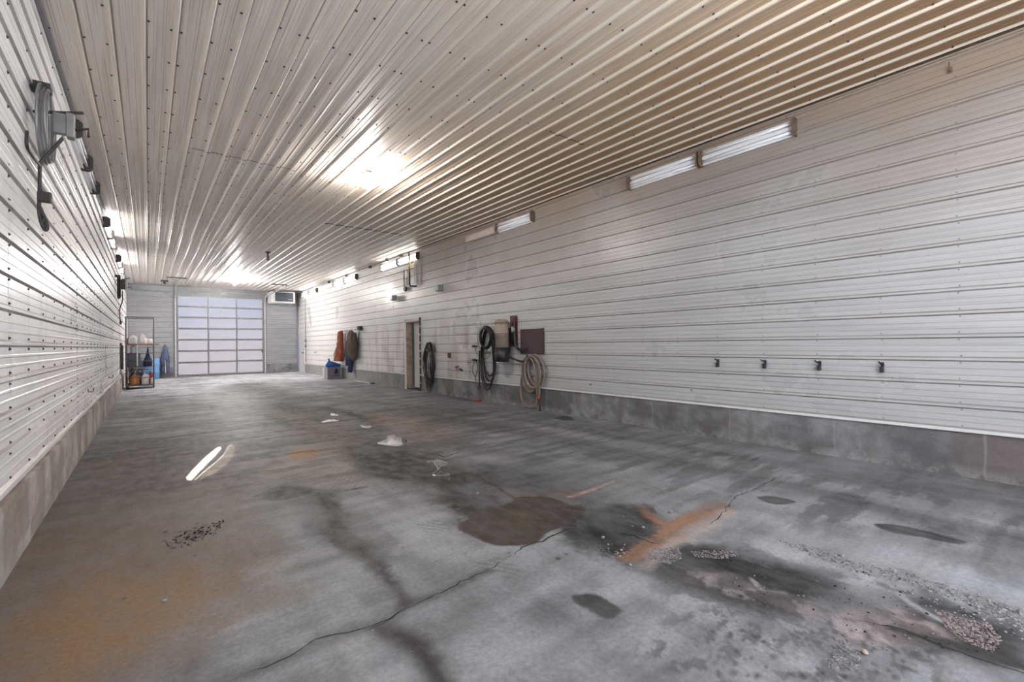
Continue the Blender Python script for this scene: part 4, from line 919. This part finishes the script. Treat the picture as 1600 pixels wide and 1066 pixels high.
MB().box((RW-.35, 24.9, CE-.14), (RW-.05, 25.15, CE-.03)).build('motor_case', M['darksteel'], al, .02)
MB().tube(smooth([(RW-.2, 24.9, CE-.1), (RW-.18, 24.6, CE-.18), (RW-.1, 24.4, CE-.3)], 5), .015, 8).build('loose_cable', M['black'], al)

# ------------------------------------------------------------------ clothes
def garment(name, parent, m, secs, folds=7, amp=.16, n=44, ph=0.0):
    # secs: (z, y centre, half width in y, half depth in x, x offset from wall)
    b = MB(); rs = []
    ss = []
    for i in range(len(secs)-1):
        for k in range(4): ss.append(tuple(secs[i][q]+(secs[i+1][q]-secs[i][q])*(k/4) for q in range(5)))
    ss.append(secs[-1])
    for i, (z, yc, hw, hd, xo) in enumerate(ss):
        g = min(1, i/len(ss)*1.4+.15); r = []
        for k in range(n):
            a = 2*PI*k/n; f = 1+amp*g*math.sin(folds*a+ph+i*.06)+amp*.4*g*math.sin(folds*1.7*a+2*ph)
            r.append((RW-xo-hd*math.sin(a)*f, yc+hw*math.cos(a)*(1+.25*(f-1)), z+.012*math.sin(3*a+ph)*g))
        rs.append(r)
    b.rings(rs); return b.build(name, m, parent)
rk = thing('coat_rack', 'white wall rail with a black end bracket holding work clothes', 'rack', (RW, 17.4, 1.95))
MB().tube([(RW-.12, 16.75, 1.985), (RW-.12, 18.55, 1.955)], .016, 10).build('rack_rail', M['white_plastic'], rk)
MB().box((RW-.16, 16.62, 1.92), (RW-.0, 16.78, 2.07)).build('end_bracket', M['black'], rk, .01)
MB().box((RW-.13, 18.5, 1.93), (RW-.0, 18.56, 1.99)).build('wall_bracket', M['galv'], rk, .005)
for yy in (16.95, 17.4, 17.85): MB().tube(smooth([(RW-.12, yy, 1.96), (RW-.17, yy, 1.93), (RW-.18, yy, 1.98)], 4), .008, 6).build('peg', M['darksteel'], rk)
rc = thing('red_coverall', 'red and orange coverall hanging at the left end of the rack', 'clothing', (RW, 18.6, 1.9), 'work clothes on the coat rack')
garment('coverall_body', rc, M['redcloth'], [(1.95, 18.52, .06, .05, .16), (1.90, 18.60, .16, .09, .17), (1.75, 18.62, .20, .10, .17), (1.45, 18.62, .19, .10, .17), (1.2, 18.70, .28, .11, .17), (.95, 18.80, .38, .12, .18), (.74, 18.85, .46, .13, .18)], 7, .14)
MB().tube([(RW-.29, 18.75, 1.28), (RW-.33, 19.02, .95)], .015, 6).tube([(RW-.285, 18.72, 1.5), (RW-.30, 18.66, 1.2)], .012, 6).build('reflective_tape', M['yellow'], rc)
jb = thing('blue_jacket', 'navy blue bib trousers hanging low between the coverall and the brown coat', 'clothing', (RW, 17.7, 1.9), 'work clothes on the coat rack')
garment('bib', jb, M['navy'], [(1.93, 17.55, .04, .04, .15), (1.75, 17.62, .10, .07, .15), (1.5, 17.75, .11, .08, .15), (1.2, 17.72, .16, .10, .15), (.95, 17.68, .25, .11, .15), (.80, 17.66, .25, .11, .15)], 5, .14)
garment('trouser_leg', jb, M['navy'], [(.86, 17.82, .13, .09, .16), (.7, 17.82, .13, .09, .16), (.58, 17.83, .12, .09, .16)], 4, .12)
garment('trouser_leg', jb, M['navy'], [(.86, 17.56, .15, .09, .14), (.6, 17.58, .14, .09, .14), (.46, 17.62, .14, .08, .14), (.32, 17.63, .12, .08, .14)], 4, .12, ph=1.0)
garment('pale_cuff', jb, M['white_plastic'], [(.63, 17.84, .125, .092, .16), (.60, 17.84, .125, .092, .16)], 4, .1)
garment('pale_strap', jb, M['galv'], [(1.93, 17.86, .03, .03, .15), (1.6, 17.9, .05, .04, .15), (1.4, 17.86, .04, .03, .15)], 3, .1)
bc = thing('brown_coat', 'brown coat hanging at the right end of the rack', 'clothing', (RW, 17.1, 1.9), 'work clothes on the coat rack')
garment('coat_body', bc, M['browncloth'], [(1.92, 17.25, .05, .05, .20), (1.86, 17.25, .14, .08, .20), (1.6, 17.28, .20, .11, .21), (1.3, 17.3, .25, .13, .21), (1.05, 17.22, .23, .12, .21), (.86, 17.1, .14, .09, .20), (.80, 17.04, .09, .06, .20)], 8, .18)
garment('coat_lining', bc, M['darkbrown'], [(1.84, 17.06, .05, .05, .15), (1.5, 17.0, .08, .07, .15), (1.1, 16.98, .09, .07, .15), (.82, 16.97, .07, .06, .16)], 6, .14, ph=.7)
hg = thing('wire_hangers', 'bunch of empty wire hangers beside the brown coat', 'hanger', (RW, 16.7, 1.9))
for i in range(3):
    z0_ = 1.78-.16*i; y0_ = 16.66-.04*i
    MB().tube([(RW-.10-.03*i, y0_+.17, z0_-.2), (RW-.12-.03*i, y0_, z0_), (RW-.10-.03*i, y0_-.17, z0_-.16)], .006, 6, True).build('hanger_wire', M['darksteel'], hg)
    MB().tube([(RW-.12-.03*i, y0_, z0_), (RW-.13, 16.72, 1.97)], .005, 6).build('hanger_neck', M['darksteel'], hg)
# carton with blue bag
A_ = F_(512, 593.5); B_ = F_(532, 592.5); A_.z = B_.z = 0; dv = (B_-A_).normalized(); nv = Vector((-dv.y, dv.x, 0))
if nv.y < 0: nv = -nv
wB = .50; hB = .50; dB = .34
cb = thing('carton', 'grey printed cardboard box on the floor under the clothes', 'box', tuple(A_))
def obox(a0, a1, b0, b1, z0, z1, m, nm, par, bev=.004):
    vs = [A_+dv*a+nv*b_+Vector((0, 0, z)) for z in (z0, z1) for a, b_ in ((a0, b0), (a1, b0), (a1, b1), (a0, b1))]
    q = MB(); q.add(vs, [(0, 3, 2, 1), (4, 5, 6, 7), (0, 1, 5, 4), (1, 2, 6, 5), (2, 3, 7, 6), (3, 0, 4, 7)]); return q.build(nm, m, par, bev)
obox(0, wB, 0, dB, 0.002, hB, M['carton'], 'carton_body', cb)
obox(-.13, -.004, .0, dB*.8, 0.002, hB-.01, M['whitep'], 'white_end_flap', cb)
obox(wB-.02, wB+.004, -.004, dB, 0.002, hB, M['slate'], 'carton_edge', cb)
def mark(pts, m, nm):
    q = MB(); vs = [A_+dv*a-nv*.006+Vector((0, 0, z)) for a, z in pts]+[A_+dv*a-nv*.001+Vector((0, 0, z)) for a, z in pts]; n = len(pts)
    q.add(vs, [tuple(range(n)), tuple(range(n, 2*n))[::-1]]+[(k, (k+1) % n, n+(k+1) % n, n+k) for k in range(n)]); q.build(nm, m, cb)
M['ink'] = simple('dark_ink', (0.02, 0.03, 0.06), 0.6); M['redink'] = simple('dull_red_ink', (0.20, 0.06, 0.08), 0.6)
mark([(.28, .20), (.36, .22), (.42, .27), (.41, .34), (.36, .42), (.31, .46), (.28, .38), (.25, .31)], M['ink'], 'printed_emblem')
mark([(.10, .10), (.25, .13), (.42, .12), (.42, .16), (.25, .17), (.12, .14)], M['redink'], 'printed_band')
bg = thing('blue_bag', 'bright blue plastic bag slumped on top of the carton', 'bag', tuple(A_+Vector((0, 0, hB))))
q = MB(); rs = []; cB = A_+dv*(wB*.5)+nv*(dB*.5)
for i, (z, rx, ry, ox) in enumerate(((0.004, .26, .16, 0), (.03, .30, .18, 0), (.09, .27, .16, -.02), (.15, .19, .12, -.06), (.20, .10, .08, -.11), (.24, .035, .03, -.15), (.30, .03, .025, -.17), (.33, .045, .03, -.175))):
    r = []
    for k in range(36):
        a = 2*PI*k/36; f = 1+.08*math.sin(7*a+i)+.05*math.sin(11*a-i*2)
        p = cB+dv*(ox+rx*math.cos(a)*f)+nv*(ry*math.sin(a)*f)+Vector((0, 0, hB+z+.01*math.sin(5*a+i))); p.x = min(p.x, RW-.02)
        if i == 0: p.z = hB+.004
        r.append(p)
    rs.append(r)
q.rings(rs).build('bag_body', M['bluebag'], bg)

# ------------------------------------------------------------------ cord reels on the left wall
def reel(px_r, y0, label, big):
    t_ = thing('cord_reel', label, 'reel', (LM, y0, 3.3), 'swing-arm cord reels on the left wall')
    xr = px_r; ztop, zbot = (at(95, 178, 1, 5.12).z, at(95, 210, 1, 5.12).z) if big else (3.30, 3.02)
    b = MB(); rnd = random.Random(3)
    zt, zl = (3.46, 2.84) if big else (3.40, 2.76)
    for i in range(7):
        hw = .08+.26*(i/7) if big else .08+.14*(i/7); a1 = (zt-zl)/2*(1-.05*(i % 3))
        b.tube([(LM+.07+.02*(i % 3), y0+.05*big+hw*math.cos(2*PI*k/26)+rnd.gauss(0, .004), (zt+zl)/2+a1*math.sin(2*PI*k/26)) for k in range(26)], .0075 if big else .02, 6, closed=True)
    b.build('cord_coil', M['steel'] if big else M['black'], t_)
    MB().box((LM+.0, y0-.06+.05*big, 3.42 if big else 3.36), (LM+.12, y0+.06+.05*big, 3.48 if big else 3.42)).build('coil_hanger', M['darksteel'], t_, .006)
    q = MB(); q.box((LM+.13 if big else LM+.1, y0-.03, zbot), (xr, y0+.03, ztop)); q.build('arm_plate', M['steel'] if big else M['darksteel'], t_, .01)
    MB().box((xr-.03, y0-.045, zbot-.02), (xr+.02, y0+.045, ztop+.01)).build('plate_edge', M['steel'], t_, .006)
    MB().tube([(LM+.02, y0, ztop-.03), (xr+.07, y0+.01, ztop+.05)], .012, 8).tube([(xr, y0, zbot+.05), (xr+.10, y0, zbot+.09), (xr+.10, y0, zbot+.02)], .010, 8).build('arm_hook', M['darksteel'], t_)
    return t_
XR1 = at(112, 190, 1, 5.12).x
r1 = reel(XR1, 5.12, 'near cord reel with hanging looped hose on the left wall', True)
c1 = [at(x_, y_, 1, 4.98) for x_, y_ in ((98, 216), (84, 232), (70, 246), (63, 256), (62, 275), (62, 300), (61, 325), (63, 340), (67, 352))]
for p in c1: p.x = max(p.x, LM+.05)
hl = [Vector((max(p.x, LM+.05), p.y, p.z)) for p in (at(61, 322, 1, 4.98), at(62, 338, 1, 4.98), at(66, 352, 1, 4.98), at(71, 360, 1, 4.98), at(74, 355, 1, 4.98), at(71, 343, 1, 4.98), at(66, 332, 1, 4.98))]
MB().tube(smooth(c1, 5), .012, 8).tube(smooth(hl, 5, True), .012, 8, True).build('hanging_hose', M['darksteel'], r1)
c2 = [at(x_, y_, 0, LM+.09) for x_, y_ in ((42, 205), (42, 228), (50, 243), (62, 258))]
MB().tube(smooth(c2, 5), .010, 8).build('back_hose', M['darksteel'], r1)
p_ = at(67, 308, 1, 4.98); MB().box((p_.x-.03, p_.y-.03, p_.z-.04), (p_.x+.05, p_.y+.03, p_.z+.04)).build('hand_switch', M['darksteel'], r1, .01)
XR2 = at(198, 442, 1, 16.9).x
r2 = reel(XR2, 16.9, 'far small cord reel near the back of the left wall', False)
MB().tube(smooth([(XR2-.1, 16.9, 2.98), (LM+.16, 16.88, 2.72), (LM+.10, 16.86, 2.45), (LM+.11, 16.86, 2.1)], 5), .014, 8).box((LM+.09, 16.84, 2.03), (LM+.14, 16.89, 2.12)).build('hanging_hose', M['darksteel'], r2)

# ------------------------------------------------------------------ cart and what is on it
CX0, CX1, CY0, CY1 = -.57, .145, 19.65, 20.55
M['cartsteel'] = simple('dull_cart_steel', (0.13, 0.125, 0.13), 0.5, 0.3)
ct = thing('shelf_cart', 'tall grey tube-framed shelf cart on wheels by the left wall', 'cart', (CX0, CY0, 0))
HT = 2.39
for (xx, yy, m_) in ((CX0, CY0, 'cartsteel'), (CX1, CY0, 'cartsteel'), (CX0, CY1, 'galv'), (CX1, CY1, 'galv')):
    MB().tube([(xx, yy, .10), (xx, yy, HT)], .02, 8).build('post', M[m_], ct)
for yy in (CY0, CY1): MB().tube([(CX0, yy, HT), (CX1, yy, HT)], .018, 8).build('top_rail', M['cartsteel'], ct)
for xx in (CX0, CX1): MB().tube([(xx, CY0, HT), (xx, CY1, HT)], .018, 8).build('top_rail', M['cartsteel'], ct)
for zz in (1.18, .92, .64, .37):
    MB().tube([(CX0, CY0, zz), (CX1, CY0, zz)], .011, 8).build('cross_bar', M['cartsteel'], ct)
    MB().tube([(CX1, CY0, zz), (CX1, CY1, zz)], .011, 8).build('cross_bar', M['cartsteel'], ct)
MB().box((CX0-.02, CY0-.03, .09), (CX1+.02, CY1+.02, .135)).build('base_shelf', M['cartsteel'], ct, .006)
MB().box((CX0-.02, CY0-.03, 1.46), (CX1+.16, CY1+.02, 1.495)).build('upper_shelf', M['rustshelf'], ct, .006)
MB().box((CX0+.27, CY0-.01, .75), (CX0+.30, CY0+.02, 1.46)).build('middle_post', M['galv'], ct)
MB().box((CX0, CY0+.02, .72), (CX1, CY1, .74)).build('middle_shelf', M['cartsteel'], ct, .004)
for (xx, yy) in ((CX0+.02, CY0+.03), (CX1-.01, CY0+.03), (CX0+.02, CY1-.03), (CX1-.01, CY1-.03)):
    wh = MB().lathe([(.03, -.024), (.055, -.022), (.058, 0), (.055, .022), (.03, .024)], (xx, yy, .058), 14, 'x').build('caster', M['black'], ct)
    MB().box((xx-.03, yy-.02, .06), (xx-.022, yy+.02, .1)).box((xx+.022, yy-.02, .06), (xx+.03, yy+.02, .1)).build('caster_fork', M['cartsteel'], ct)
def jug(p, r, h, m, label, cap='white_plastic', group='jugs and bottles on the cart'):
    t_ = thing('jug', label, 'jug', p, group)
    MB().lathe([(r*.9, 0), (r, .02), (r, h*.62), (r*.8, h*.78), (r*.35, h*.9), (r*.3, h*.94)], p, 18).build('jug_body', M[m], t_)
    MB().lathe([(r*.36, 0), (r*.36, h*.08)], (p[0], p[1], p[2]+h*.92), 12).build('jug_cap', M[cap], t_)
    MB().tube(smooth([(p[0]+r*.3, p[1], p[2]+h*.9), (p[0]+r*1.0, p[1], p[2]+h*.84), (p[0]+r*1.05, p[1], p[2]+h*.6), (p[0]+r*.95, p[1], p[2]+h*.5)], 4), r*.12, 6).build('jug_handle', M[m], t_)
jug((-.40, 19.85, 1.497), .11, .30, 'white_plastic', 'tall white jug at the left of the cart top shelf')
jug((-.15, 19.80, 1.497), .07, .34, 'white_plastic', 'slim white jug second on the cart top shelf')
jug((-.10, 20.15, 1.497), .09, .22, 'white_plastic', 'short white jug in the middle of the cart top shelf')
jug((.05, 19.85, 1.497), .08, .18, 'white_plastic', 'small white bottle at the right of the cart top shelf')
jug((-.36, 19.80, .137), .13, .34, 'orange', 'orange jug on the base shelf of the cart')
jug((-.09, 19.78, .137), .10, .36, 'white_plastic', 'white jug on the base shelf beside the orange one')
jug((.05, 20.02, .137), .06, .42, 'red', 'red bottle on the base shelf of the cart', 'darksteel')
jug((-.42, 20.42, .137), .10, .38, 'redmetal', 'dull red can behind the orange jug', 'darksteel')
jug((.0, 20.35, .137), .08, .30, 'white_plastic', 'white bottle at the back right of the cart base')
bn = thing('storage_bin', 'dark slate plastic bin on the cart middle shelf', 'bin', (-.4, 19.9, .74))
MB().prism([(-.55, .742), (-.22, .742), (-.20, 1.16), (-.565+.02, 1.16)], 1, 19.70, 20.3).build('bin_body', M['slate'], bn, .01)
MB().box((-.56, 19.68, 1.14), (-.19, 20.32, 1.175)).build('bin_rim', M['slate'], bn, .006)
wj = thing('white_canister', 'white canister standing on the slate bin below the cart shelf', 'canister', (-.38, 19.85, 1.18))
MB().lathe([(.085, 0), (.09, .02), (.09, .22), (.06, .25)], (-.38, 19.85, 1.177), 16).build('canister_body', M['white_plastic'], wj)
MB().lathe([(.05, 0), (.05, .02)], (-.38, 19.85, 1.427), 12).build('canister_lid', M['orange'], wj)
jug((-.50, 20.0, 1.497), .06, .24, 'rustshelf', 'brown bottle at the far left of the cart top shelf', 'darksteel')
jug((.10, 19.74, .137), .045, .26, 'white_plastic', 'slim white spray bottle at the front right of the cart base', 'red')
jug((-.22, 20.12, .137), .08, .44, 'slate', 'dark can standing behind the white jug on the cart base', 'white_plastic')
jug((-.145, 20.02, .742), .045, .30, 'white_plastic', 'white bottle on the cart middle shelf beside the slate bin')
# loose tools and cloths on the base shelf
tl = [('dark', -.50, -.44, 'long-handled brush leaning at the left of the cart base'), ('galv', -.46, -.30, 'grey rod leaning across the cart base'), ('darksteel', -.38, -.52, 'dark rod leaning left on the cart base'), ('galv', -.20, -.05, 'pale rod leaning right on the cart base'), ('rustshelf', -.24, -.42, 'brown handle leaning behind the orange jug')]
for i, (m_, x0_, x1_, lb) in enumerate(tl):
    m_ = 'darksteel' if m_ == 'dark' else m_; t_ = thing('leaning_tool', lb, 'tool', (x0_, 20.0, .14), 'tools leaning on the cart')
    yy = 20.02+.05*i
    MB().tube([(x0_, yy, .16), (x1_, yy+.04, .70)], .012, 8).build('tool_handle', M[m_], t_)
    MB().box((x0_-.04, yy-.02, .138), (x0_+.04, yy+.03, .18)).build('tool_head', M['darksteel'], t_, .006)
def bundle(c, r, m, label, seed):
    rnd = random.Random(seed); q = MB(); rs = []
    for i in range(9):
        th = PI*(i+.35)/9.7; rr = r*math.sin(th); z_ = c[2]+r*.85*(1-math.cos(th)); rs.append([(c[0]+rr*math.cos(2*PI*k/22)*(1+.10*math.sin(4*k+i)+rnd.uniform(-.04, .04)), c[1]+rr*math.sin(2*PI*k/22)*(1+.10*math.cos(3*k+i)), z_+rnd.uniform(-.006, .006)) for k in range(22)])
    o = q.rings(rs).build('rag_bundle', M[m]); tag(o, label, 'rag', 'rags on the cart'); return o
M['greycloth'] = simple('grey_cloth', (0.30, 0.31, 0.36), 0.9, var=.4)
bundle((-.02, 20.13, .742), .12, 'greycloth', 'crumpled grey rag bundle on the cart middle shelf', 1)
bundle((.03, 20.3, 1.497), .08, 'browncloth', 'brown rag heap at the back of the cart top shelf', 2)
bx_ = thing('paper_box', 'pale flat box on the cart middle shelf, right side', 'box', (0, 20.4, .742))
MB().box((-.04, 20.3, .742), (.12, 20.52, .80)).build('box_body', M['white_plastic'], bx_, .004)
nb = thing('navy_bag', 'navy peaked bag standing on the cart middle shelf', 'bag', (.02, 19.9, .95))
nb_b = MB(); nb_b.rings([[(-.01+w_*.9*math.cos(2*PI*k/20), 19.85+.09*math.sin(2*PI*k/20)*(w_/.15+.2), z_) for k in range(20)] for z_, w_ in ((.745, .12), (.80, .135), (.95, .12), (1.08, .06), (1.25, .03), (1.38, .015))]); nb_b.build('bag_body', M['navy'], nb)
bk = thing('hanging_strap', 'black strap panel hanging on the left wall behind the cart', 'strap', (LM, 19.5, .8))
MB().box((LM+.02, 19.2, .68), (LM+.09, 19.45, 1.46)).build('strap_face', M['black'], bk, .01); MB().box((LM+.0, 19.3, 1.46), (LM+.06, 19.36, 1.52)).build('strap_hook', M['darksteel'], bk)

# ------------------------------------------------------------------ drum and hanging work suit at the back wall
dc = at(236, 575, 1, 25.2); dx_ = dc.x
br = thing('blue_drum', 'blue plastic drum on the floor left of the overhead door', 'drum', (dx_, 25.2, 0))
MB().lathe([(.26, 0.002), (.29, .03), (.29, .28), (.30, .30), (.30, .33), (.29, .35), (.29, .60), (.30, .62), (.30, .65), (.29, .67), (.29, .88), (.27, .92), (.25, .92)], (dx_, 25.2, 0), 36).build('drum_shell', M['bluedrum'], br)
MB().lathe([(.25, 0), (.25, .012)], (dx_, 25.2, .905), 32).build('drum_lid', M['bluedrum'], br); MB().lathe([(.035, 0), (.035, .03)], (dx_+.12, 25.2, .915), 12).build('bung', M['black'], br)
ws_ = thing('work_suit', 'blue work suit hanging on the back wall left of the overhead door', 'clothing', (.59, BK, 1.5))
def bgarment(name, parent, m, secs, folds=7, amp=.15, n=40, ph=0.0):
    b = MB(); rs = []; ss = []
    for i in range(len(secs)-1):
        for k in range(4): ss.append(tuple(secs[i][q]+(secs[i+1][q]-secs[i][q])*(k/4) for q in range(5)))
    ss.append(secs[-1])
    for i, (z, xc, hw, hd, yo) in enumerate(ss):
        rs.append([(xc+hw*math.cos(2*PI*k/n), BK-.05-yo-hd*math.sin(2*PI*k/n)*(1+amp*math.sin(folds*2*PI*k/n+ph+i*.1)), z) for k in range(n)])
    b.rings(rs); return b.build(name, m, parent)
bgarment('suit_body', ws_, M['bluework'], [(1.50, .59, .02, .02, .08), (1.42, .59, .05, .04, .09), (1.25, .60, .09, .07, .12), (.95, .59, .15, .09, .13), (.72, .59, .17, .10, .13), (.58, .59, .15, .09, .13)], 7)
bgarment('suit_leg', ws_, M['bluework'], [(.62, .52, .08, .07, .12), (.38, .50, .07, .06, .12), (.18, .50, .06, .05, .12)], 5)
bgarment('suit_leg', ws_, M['bluework'], [(.62, .66, .08, .07, .12), (.38, .68, .07, .06, .12), (.20, .68, .06, .05, .12)], 5, ph=1)
bgarment('red_lining', ws_, M['redmetal'], [(.80, .61, .02, .03, .20), (.5, .62, .035, .03, .19), (.22, .61, .045, .03, .17)], 3)
bgarment('pale_stripe', ws_, M['white_plastic'], [(.80, .59, .008, .01, .235), (.5, .60, .015, .012, .225), (.22, .60, .018, .012, .205)], 3)
MB().tube([(.59, BK, 1.52), (.59, BK-.08, 1.50)], .008, 6).build('suit_hook', M['darksteel'], ws_)

# ------------------------------------------------------------------ puddles, gravel, stones
tw = NT('puddle_water'); Pw, _, _, _ = tw.pos(); tw.bump(tw.noise(Pw, 6, 2), 0.04, 0.004); M['water'] = tw.done((0.16, 0.16, 0.165), 0.04, 0.0, 1.0, 0.6)
def puddle(px, label):
    P = [F_(x, y) for x, y in px]; P = [Vector((p.x, p.y, 0)) for p in smooth(P, 4, True)]; c0 = sum(P, Vector())/len(P)
    n = len(P); vs = [p+Vector((0, 0, .0008)) for p in P]+[c0+(p-c0)*.93+Vector((0, 0, .003)) for p in P]
    b = MB(); b.add(vs, [(k, (k+1) % n, n+(k+1) % n, n+k) for k in range(n)]+[tuple(range(n, 2*n))], True)
    o = b.build('water_puddle', M['water']); tag(o, label, 'puddle', 'puddles along the middle of the floor')
cv = lambda L: [(460+x/5.923, 620+y/5.923) for x, y in L]
puddle(cv([(330, 165), (350, 150), (400, 150), (415, 162), (400, 175), (345, 176)]), 'small bright puddle farthest down the floor')
puddle(cv([(250, 235), (290, 218), (345, 208), (395, 203), (420, 215), (400, 228), (340, 232), (280, 240)]), 'thin bright puddle, second nearest to the door')
puddle(cv([(610, 262), (630, 258), (660, 266), (695, 265), (712, 280), (690, 292), (640, 288), (618, 275)]), 'small bright puddle just beyond the largest one')
puddle(cv([(765, 430), (800, 412), (850, 392), (858, 370), (890, 355), (925, 350), (960, 375), (1010, 385), (1055, 408), (1030, 430), (970, 460), (900, 458), (810, 446)]), 'largest bright puddle in the middle of the floor')
puddle(cv([(1215, 603), (1300, 580), (1400, 600), (1415, 625), (1350, 660), (1380, 700), (1440, 715), (1400, 735), (1300, 735), (1275, 712), (1320, 670), (1290, 625)]), 'dull damp puddle nearest in the row')
def stones(name, px_poly, n, r0, r1, m, label, seed, edge=None):
    rnd = random.Random(seed); P = px_poly; b = MB(); xs = [p[0] for p in P]; ys = [p[1] for p in P]; cnt = 0; tries = 0
    ico = [(0, 0, 1), (.89, 0, .45), (.28, .85, .45), (-.72, .53, .45), (-.72, -.53, .45), (.28, -.85, .45), (.72, .53, -.45), (-.28, .85, -.45), (-.89, 0, -.45), (-.28, -.85, -.45), (.72, -.53, -.45)]
    fcs = [(0, 1, 2), (0, 2, 3), (0, 3, 4), (0, 4, 5), (0, 5, 1), (1, 6, 2), (2, 7, 3), (3, 8, 4), (4, 9, 5), (5, 10, 1), (2, 6, 7), (3, 7, 8), (4, 8, 9), (5, 9, 10), (1, 10, 6)]
    while cnt < n and tries < n*12:
        tries += 1; x, y = rnd.uniform(min(xs), max(xs)), rnd.uniform(min(ys), max(ys)); ins = False
        for i in range(len(P)):
            (x1, y1), (x2, y2) = P[i], P[(i+1) % len(P)]
            if (y1 > y) != (y2 > y) and x < (x2-x1)*(y-y1)/(y2-y1)+x1: ins = not ins
        if not ins: continue
        p = F_(x, y); r = r0+(r1-r0)*rnd.random()**3; a = rnd.random()*6; cnt += 1
        if not (LW+.02 < p.x < RW-.02): continue
        sc = (rnd.uniform(.7, 1.3), rnd.uniform(.7, 1.2), rnd.uniform(.5, .8)); ca, sa = math.cos(a), math.sin(a)
        b.add([(p.x+r*(q[0]*sc[0]*ca-q[1]*sc[1]*sa)*rnd.uniform(.85, 1.15), p.y+r*(q[0]*sc[0]*sa+q[1]*sc[1]*ca), r*sc[2]*.42+r*q[2]*sc[2]) for q in ico], fcs)
    o = b.build(name, M[m], fix=False); tag(o, label, 'gravel', kind='stuff'); return o
stones('gravel', [(1020, 858), (1060, 855), (1065, 872), (1045, 882), (1010, 872)], 420, .003, .008, 'gravel', 'heap of pale gravel at the foot of the rust stain', 1)
stones('gravel', [(1080, 862), (1140, 858), (1155, 868), (1130, 874), (1085, 870)], 260, .003, .008, 'gravel', 'thin drift of gravel right of the rust stain', 2)
stones('gravel', [(1210, 842), (1270, 855), (1340, 880), (1400, 890), (1480, 915), (1600, 955), (1600, 985), (1500, 940), (1400, 908), (1330, 895), (1240, 858)], 1100, .003, .010, 'gravel', 'long band of gravel running to the right edge', 3)
stones('gravel', [(1455, 950), (1500, 965), (1545, 975), (1565, 1000), (1550, 1020), (1510, 1005), (1480, 985)], 620, .003, .008, 'gravelred', 'pinkish gravel patch at the lower right', 4)
stones('gravel', [(1295, 1000), (1320, 990), (1345, 1020), (1340, 1050), (1290, 1045), (1300, 1020)], 380, .002, .007, 'gravel', 'loose gravel patch at the bottom right', 5)
stones('gravel', [(930, 850), (985, 850), (985, 875), (940, 870)], 45, .003, .009, 'stone', 'scattered white grit beside the brown stain', 6)
stones('gravel', [(1100, 880), (1300, 900), (1500, 980), (1400, 1040), (1150, 960)], 110, .002, .007, 'gravel', 'sparse grit over the dark wet patch', 7)
stones('gravel', [(60, 800), (600, 760), (900, 900), (1000, 1066), (60, 1066)], 130, .0015, .005, 'stone', 'sparse white grit over the near floor', 8)
stones('gravel', [(690, 740), (760, 745), (800, 800), (700, 820)], 16, .004, .012, 'stone', 'few white chips left of the brown stain', 9)
stones('gravel', [(700, 700), (1100, 740), (1300, 830), (1050, 860), (850, 780)], 90, .002, .007, 'stone', 'sparse grit on the middle of the floor', 10)
stones('crumbs', [(255, 850), (300, 826), (350, 812), (345, 830), (310, 852), (265, 858)], 130, .003, .011, 'crack', 'scatter of black crumbs on the left of the floor', 21)
stones('crumbs', [(1100, 870), (1290, 860), (1420, 900), (1600, 970), (1560, 1030), (1350, 990), (1150, 930)], 150, .002, .008, 'crack', 'black grit among the gravel at the right', 22)
stones('gravel', [(1200, 835), (1600, 940), (1600, 1000), (1300, 900)], 260, .0025, .009, 'stone', 'lighter stones strewn over the long gravel band', 23)
for i, (px, py, r, m_, lb) in enumerate(((1351, 1021, .014, 'tan', 'small tan pebble at the bottom right'), (942, 841, .014, 'stone', 'white pebble on the dark stain right of the brown puddle'), (1005, 825, .012, 'stone', 'white pebble beside the orange rust'),
        (1260, 860, .016, 'gravel', 'grey pebble at the start of the gravel band'), (257, 940, .013, 'stone', 'pale pebble on the brown floor at left'), (985, 884, .012, 'stone', 'white chip below the gravel heap'), (746, 772, .014, 'stone', 'white chip near the brown stream'))):
    p = F_(px, py); q = MB(); rnd = random.Random(i)
    q.rings([[(p.x+r*s_*math.cos(2*PI*k/9)*rnd.uniform(.8, 1.2), p.y+r*s_*math.sin(2*PI*k/9)*rnd.uniform(.7, 1.1), z_*r) for k in range(9)] for s_, z_ in ((.6, .0), (1, .25), (.9, .7), (.4, 1.0))])
    o = q.build('pebble', M[m_]); tag(o, lb, 'pebble')
